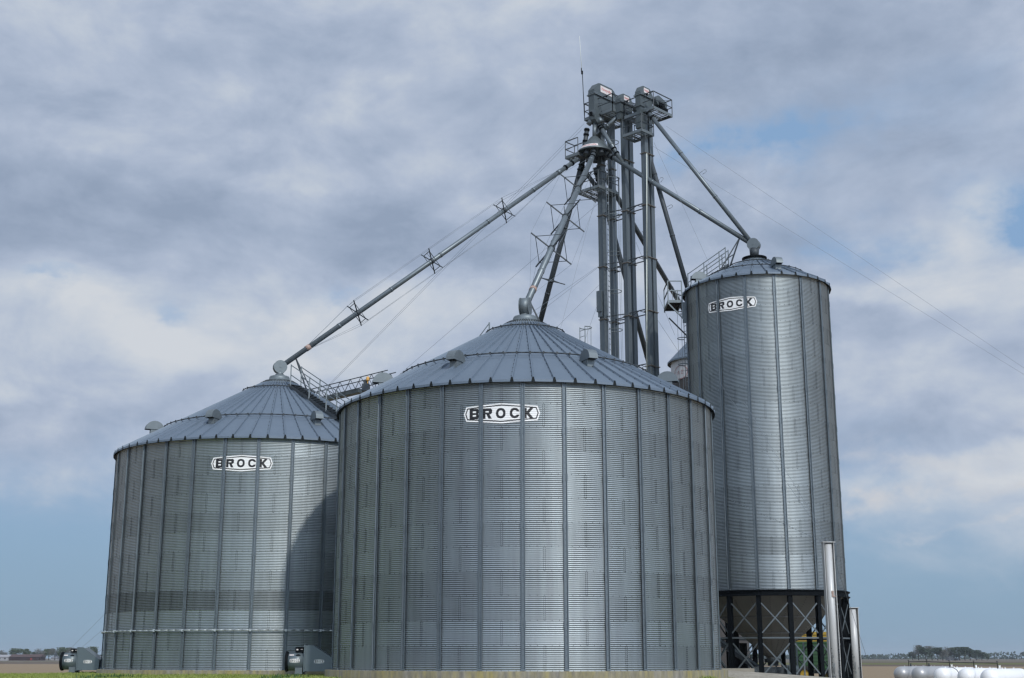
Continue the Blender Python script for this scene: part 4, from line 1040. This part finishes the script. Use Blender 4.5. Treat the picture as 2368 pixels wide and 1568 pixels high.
for px, h, kd, lb in right: tree(lb, px, YR + random.uniform(-20, 20), h*1.12+4, kd, wid=1.2, group='trees of the far right grove')
left = [(6,15,'bare','bare tree at the left frame edge behind the pale shed'),(34,18,'mid','green tree left of the dark red barn, taller one'),(56,17,'mid','green tree just right of that, behind the barn roof'),(92,18,'bare','bare tree right of the dark red barn'),(112,17,'mid','greenish open tree second right of the barn'),(126,18,'bare','thin bare tree in the middle of the far left row'),(143,20,'mid','full green tree in the middle of the far left row'),(160,20,'bare','tall thin tree right of the full green one'),(178,16,'bare','sparse tree near the far white house'),(194,11,'dark','small dark evergreen beside the far white house'),(212,21,'mid','broad green tree behind the left fan'),(266,18,'mid','tree top behind the left fan ring'),(80,12,'dark','low dark tree directly behind the barn')]
for px, h, kd, lb in left: tree(lb, px, YL + random.uniform(-20, 20), h*1.25+4, kd, wid=1.15, group='trees of the far left row')
tree('green tree seen through the legs under the hopper cone', 1722, 420, 30, 'dark', wid=1.0, group='trees behind the hopper bin')
tree('dark tree seen low through the hopper bin legs', 1737, 520, 21, 'dark', wid=1.6, group='trees behind the hopper bin')
tree('dim tree behind the hopper cone, right of the other two', 1752, 540, 20, 'dark', wid=1.6, group='trees behind the hopper bin')
# continuous far tree line
tl = MB(); r_ = np.random.default_rng(5)
for x in np.arange(-1500, 1800, 4.0):
    Y = 1900 + 60*sin(x*.004) + r_.uniform(-20,20); h = 6.5 + 2.2*sin(x*.011) + 1.0*sin(x*.037) + r_.uniform(-.5,.8)
    if sin(x*.0032+1) < -.75: continue
    for q in range(26):
        p = V(x + r_.normal(0,5), Y + r_.normal(0,3), h*r_.uniform(0,1)**1.15); s = r_.uniform(1.0,1.9); a = Vector(r_.normal(0,1,3)).normalized(); b = a.orthogonal().normalized(); c2 = a.cross(b)
        tl.add([p-b*s-c2*s*.6, p+b*s-c2*s*.6, p+b*s*.8+c2*s*.7, p-b*s*.7+c2*s*.6], [(0,1,2,3)], 0)
o = tl.build('tree_line', M['leafA']); tag(o, kind='stuff')
def house(name, label, cat, px, Y, wpx, hpx, roofpx, wm, rm, dep=8, door=None):
    b = at(px, 1530, Y); w = wpx/3108*Y; h = hpx/3108*Y; rh = roofpx/3108*Y; t = thing(name, label, cat, V(b.x, Y, 0))
    k = MB(); k.box((b.x, Y, h/2), (w, dep, h)); wl = k.build('wall', wm, t)
    k = MB(); k.prism([(-dep/2-.4,0),(dep/2+.4,0),(0,rh)], V(b.x, Y, h+.01), V(0,1,0), Z, V(1,0,0), w+.6); k.build('roof', rm, t)
    k = MB()
    if door: k.box((b.x + w*.22, Y-dep/2-.02, h*.4), (w*.06, .06, h*.6)); k.build('door', M['redpaint'], t)
    else:
        for q in (-.3, 0, .3): k.box((b.x + w*q, Y-dep/2-.02, h*.55), (w*.09, .06, h*.35))
        k.build('window', M['bolt'], t)
house('barn', 'long dark red barn across the field at the far left', 'barn', 63, 960, 70, 8, 6, M['barn'], M['barnroof'], 12, True)
house('shed', 'pale curved roof shed at the left frame edge', 'shed', 6, 960, 40, 8, 5, M['housewhite'], M['housewhite'], 12)
house('farmhouse', 'far white farmhouse among the bare trees on the left', 'house', 128, 1100, 14, 5, 4, M['housewhite'], M['houseroof'])
house('farmhouse', 'far low white house with a grey roof just left of the left fan', 'house', 234, 1080, 24, 4, 6, M['housewhite'], M['houseroof'])
house('farmhouse', 'white farmhouse tucked in the dark grove at the far right', 'house', 2196, 1003, 11, 5, 3, M['housewhite'], M['housewhite'])
house('farmhouse', 'small white outbuilding right of the farmhouse in the far right grove', 'house', 2212, 1003, 6, 3, 2, M['housewhite'], M['houseroof'])
for px, lb in ((185, 'small white dome tank left of the dark evergreen on the far left'), (201, 'small white dome tank right of the dark evergreen on the far left')):
    b = at(px, 1530, 1040); k = MB(); k.lathe([(1.3,0),(1.3,1.6),(.9,2.5),(0,2.8)], 12, V(b.x, 1040, 0)); solo(k, 'storage_tank', M['housewhite'], lb, 'tank', (b.x, 1040, 0))

# ------------------------------------------------------------------ haze
hm = bpy.data.materials.new('haze_air'); hm.use_nodes = True; nh = hm.node_tree.nodes; nh.remove(nh['Principled BSDF'])
pv = nh.new('ShaderNodeVolumePrincipled'); pv.inputs['Color'].default_value = (.80,.88,.97,1); pv.inputs['Density'].default_value = .00013; pv.inputs['Anisotropy'].default_value = .2
hm.node_tree.links.new(pv.outputs[0], nh['Material Output'].inputs['Volume'])
k = MB(); k.box((0, 0, 24), (15000, 15000, 51)); tag(k.build('haze', hm), kind='stuff')

# ------------------------------------------------------------------ sky
wd = bpy.data.worlds.new('World'); scn.world = wd; wd.use_nodes = True
nt = wd.node_tree; N = nt.nodes; Lk = nt.links
bg = N['Background']; bg.inputs['Strength'].default_value = .1
SUN_AZ, SUN_EL = R(155), R(39)
sky = N.new('ShaderNodeTexSky'); sky.sky_type = 'NISHITA'; sky.sun_disc = False; sky.sun_elevation = SUN_EL; sky.sun_rotation = SUN_AZ
sky.air_density = 1.0; sky.dust_density = .6; sky.ozone_density = 1.5
tc = N.new('ShaderNodeTexCoord'); D_ = tc.outputs['Generated']
sp = N.new('ShaderNodeSeparateXYZ'); Lk.new(D_, sp.inputs[0])
def mth(op, a, b_=None, c=None, clamp=False):
    n = N.new('ShaderNodeMath'); n.operation = op; n.use_clamp = clamp
    for s, q in ((0,a),(1,b_),(2,c)):
        if q is None: continue
        if isinstance(q, (int,float)): n.inputs[s].default_value = q
        else: Lk.new(q, n.inputs[s])
    return n.outputs[0]
def noise(scale, st, det=7, rough=.55, dist=.0, off=(0,0,0), out='Fac'):
    mp = N.new('ShaderNodeMapping'); mp.inputs['Scale'].default_value = st; mp.inputs['Location'].default_value = off
    Lk.new(D_, mp.inputs['Vector']); n = N.new('ShaderNodeTexNoise'); n.inputs['Scale'].default_value = scale; n.inputs['Detail'].default_value = det
    n.inputs['Roughness'].default_value = rough; n.inputs['Distortion'].default_value = dist; Lk.new(mp.outputs[0], n.inputs['Vector']); return n.outputs[out]
def ss(a, b_, x):
    n = N.new('ShaderNodeMapRange'); n.interpolation_type = 'SMOOTHSTEP'; n.inputs['From Min'].default_value = a; n.inputs['From Max'].default_value = b_
    Lk.new(x, n.inputs['Value']); return n.outputs[0]
def mix(f, a, b_):
    n = N.new('ShaderNodeMix'); n.data_type = 'RGBA'
    for s, q in (('Factor',f),('A',a),('B',b_)):
        if isinstance(q, tuple): n.inputs[s].default_value = (*q, 1)
        elif isinstance(q, (int,float)): n.inputs[s].default_value = q
        else: Lk.new(q, n.inputs[s])
    return n.outputs['Result']
wn = N.new('ShaderNodeSeparateColor'); Lk.new(noise(5, (1,1,1.6), 7, .58, off=(3,1,2), out='Color'), wn.inputs[0])
az_ = mth('ARCTAN2', sp.outputs['X'], sp.outputs['Y']); el_ = mth('ARCSINE', sp.outputs['Z'])
azw = mth('ADD', az_, mth('MULTIPLY_ADD', wn.outputs[0], .36, -.18)); elw = mth('ADD', el_, mth('MULTIPLY_ADD', wn.outputs[1], .20, -.10))
def pix_ae(x, y):
    v = at(x, y, 100) - EYE; v.normalize(); return math.atan2(v.x, v.y), math.asin(v.z)
def blob(x, y, sx, sy, amp, acc, warp=True):
    a0, e0 = pix_ae(x, y); A_, E_ = (azw, elw) if warp else (az_, el_)
    u = mth('MULTIPLY', mth('SUBTRACT', A_, a0), 3013/sx); v = mth('MULTIPLY', mth('SUBTRACT', E_, e0), 3013/sy)
    s = mth('ADD', mth('MULTIPLY', u, u), mth('MULTIPLY', v, v)); g = mth('EXPONENT', mth('MULTIPLY', s, -1.0))
    return mth('MULTIPLY_ADD', g, amp, acc)
n1 = noise(3.0, (1,1,1.6), 9, .53, .08, (.7,.2,.4)); n1b = noise(3.0, (1,1,1.6), 9, .53, .08, (.69,.2,.46))
n2 = noise(8, (1,1,1.9), 7, .6, .3, (2,5,1)); n2b = noise(8, (1,1,1.9), 7, .6, .3, (1.98,5,1.025))
val = mth('ADD', mth('MULTIPLY_ADD', n1, .95, .03), mth('MULTIPLY_ADD', n2, .26, -.13))
val = mth('ADD', val, mth('MULTIPLY', mth('SUBTRACT', n1, n1b), 1.15)); val = mth('ADD', val, mth('MULTIPLY', mth('SUBTRACT', n2, n2b), .75))
for b in [(250,430,260,70,-0.172),(880,570,380,75,-0.211),(150,590,260,60,-0.125),(1180,400,140,45,-0.109),(1750,510,280,60,-0.156),(2150,990,240,70,-0.172),(100,1000,260,45,-0.125),(1980,690,110,50,-0.094),(1750,40,260,60,-0.094),(480,240,160,50,-0.062),(1000,120,200,70,-0.047),
          (560,400,220,45,.16),(250,300,260,40,.10),(1080,400,120,40,.14),(400,760,520,80,.26),(1050,700,330,70,.24),(1250,620,130,70,.12),(1650,640,160,60,.14),(2050,640,260,50,.12),(2200,1070,220,45,.22),(650,80,500,120,.06),(1560,430,140,60,.10),(800,840,300,50,.10)]:
    val = blob(*b, val)
val = mth('MAXIMUM', val, 0.0)
cr = N.new('ShaderNodeValToRGB'); Lk.new(val, cr.inputs[0])
el = cr.color_ramp.elements; el[0].position = .14; el[0].color = (2.85,3.55,4.8,1); el[1].position = .90; el[1].color = (6.25,6.6,7.1,1)
for p, c in ((.36,(3.55,4.28,5.6)),(.52,(4.25,4.95,6.25)),(.68,(5.15,5.75,6.7))): e = el.new(p); e.color = (*c, 1)
cloud = cr.outputs[0]
blue = 0.0
for b in [(1740,280,150,60,.75),(1620,340,130,40,.45),(2320,470,140,80,1.1),(1850,500,80,60,.45),(2000,250,300,90,.18),(380,660,70,18,.35),(60,650,70,16,.3),(780,690,60,16,.25),(1900,1000,300,60,.12),(1500,200,120,60,.2)]: blue = blob(*b, blue)
mixn = mth('ADD', mth('MULTIPLY', n1, .65), mth('MULTIPLY', n2, .35))
low = ss(.175, .075, mth('ADD', el_, mth('MULTIPLY_ADD', mixn, .34, -.17)))
puff = 0.0
for b in [(1985,1140,75,26,1.0),(2150,1135,45,20,.8),(2320,1010,90,40,.5),(1960,1060,160,22,.5),(2200,1240,60,10,.4),(100,1150,90,20,.4)]: puff = blob(*b, puff)
puff = mth('MULTIPLY', puff, ss(.36, .56, n2))
bmask = mth('MAXIMUM', mth('MULTIPLY', mth('MULTIPLY', blue, ss(.30,.60,n2)), 1.6, clamp=True), mth('MULTIPLY', low, mth('SUBTRACT', .95, puff, clamp=True)), clamp=True)
cloud = mix(mth('MULTIPLY', puff, .8, clamp=True), cloud, (6.2,6.2,6.4))
hz = ss(.22, -.01, el_)
skb = N.new('ShaderNodeVectorMath'); skb.operation = 'MULTIPLY'; Lk.new(sky.outputs[0], skb.inputs[0]); skb.inputs[1].default_value = (.62,.66,.72)
skyc = mix(mth('MULTIPLY_ADD', hz, .2, .75), skb.outputs[0], mix(hz, (2.85,4.55,7.0), (2.3,3.65,5.0)))
allc = mix(bmask, cloud, skyc)
# brighter cloud round the sun, behind the camera
sd = V(sin(SUN_AZ)*cos(SUN_EL), cos(SUN_AZ)*cos(SUN_EL), sin(SUN_EL))
dp = N.new('ShaderNodeVectorMath'); dp.operation = 'DOT_PRODUCT'; Lk.new(D_, dp.inputs[0]); dp.inputs[1].default_value = sd
glow = mth('MULTIPLY_ADD', ss(.35, 1.0, dp.outputs['Value']), 1.6, 1.0)
sc_ = N.new('ShaderNodeVectorMath'); sc_.operation = 'SCALE'; Lk.new(allc, sc_.inputs[0]); Lk.new(glow, sc_.inputs['Scale'])
Lk.new(sc_.outputs[0], bg.inputs['Color'])

# ------------------------------------------------------------------ sun, camera, view
sl = bpy.data.lights.new('sun', 'SUN'); sl.energy = 2.1; sl.angle = R(2.4); sl.color = (1.0,.95,.87)
so = bpy.data.objects.new('sun', sl); COL.objects.link(so); so.rotation_euler = sd.to_track_quat('Z', 'Y').to_euler(); so.location = (30,-60,60)
cam = bpy.data.cameras.new('camera'); co = bpy.data.objects.new('camera', cam); COL.objects.link(co); scn.camera = co
cam.sensor_width = 36; cam.lens = F/2367*36; cam.clip_end = 20000; cam.clip_start = .1
co.location = EYE; co.rotation_euler = (pi/2 + TILT, 0, 0)
scn.view_settings.view_transform = 'Standard'; scn.view_settings.look = 'None'; scn.view_settings.exposure = 0; scn.view_settings.gamma = 1
scn.render.resolution_x = 1024; scn.render.resolution_y = 678
scn.render.engine = 'CYCLES'; scn.cycles.use_denoising = True; scn.cycles.use_adaptive_sampling = False; scn.cycles.filter_width = 1.4; scn.cycles.max_bounces = 6; scn.cycles.glossy_bounces = 3; scn.cycles.diffuse_bounces = 3
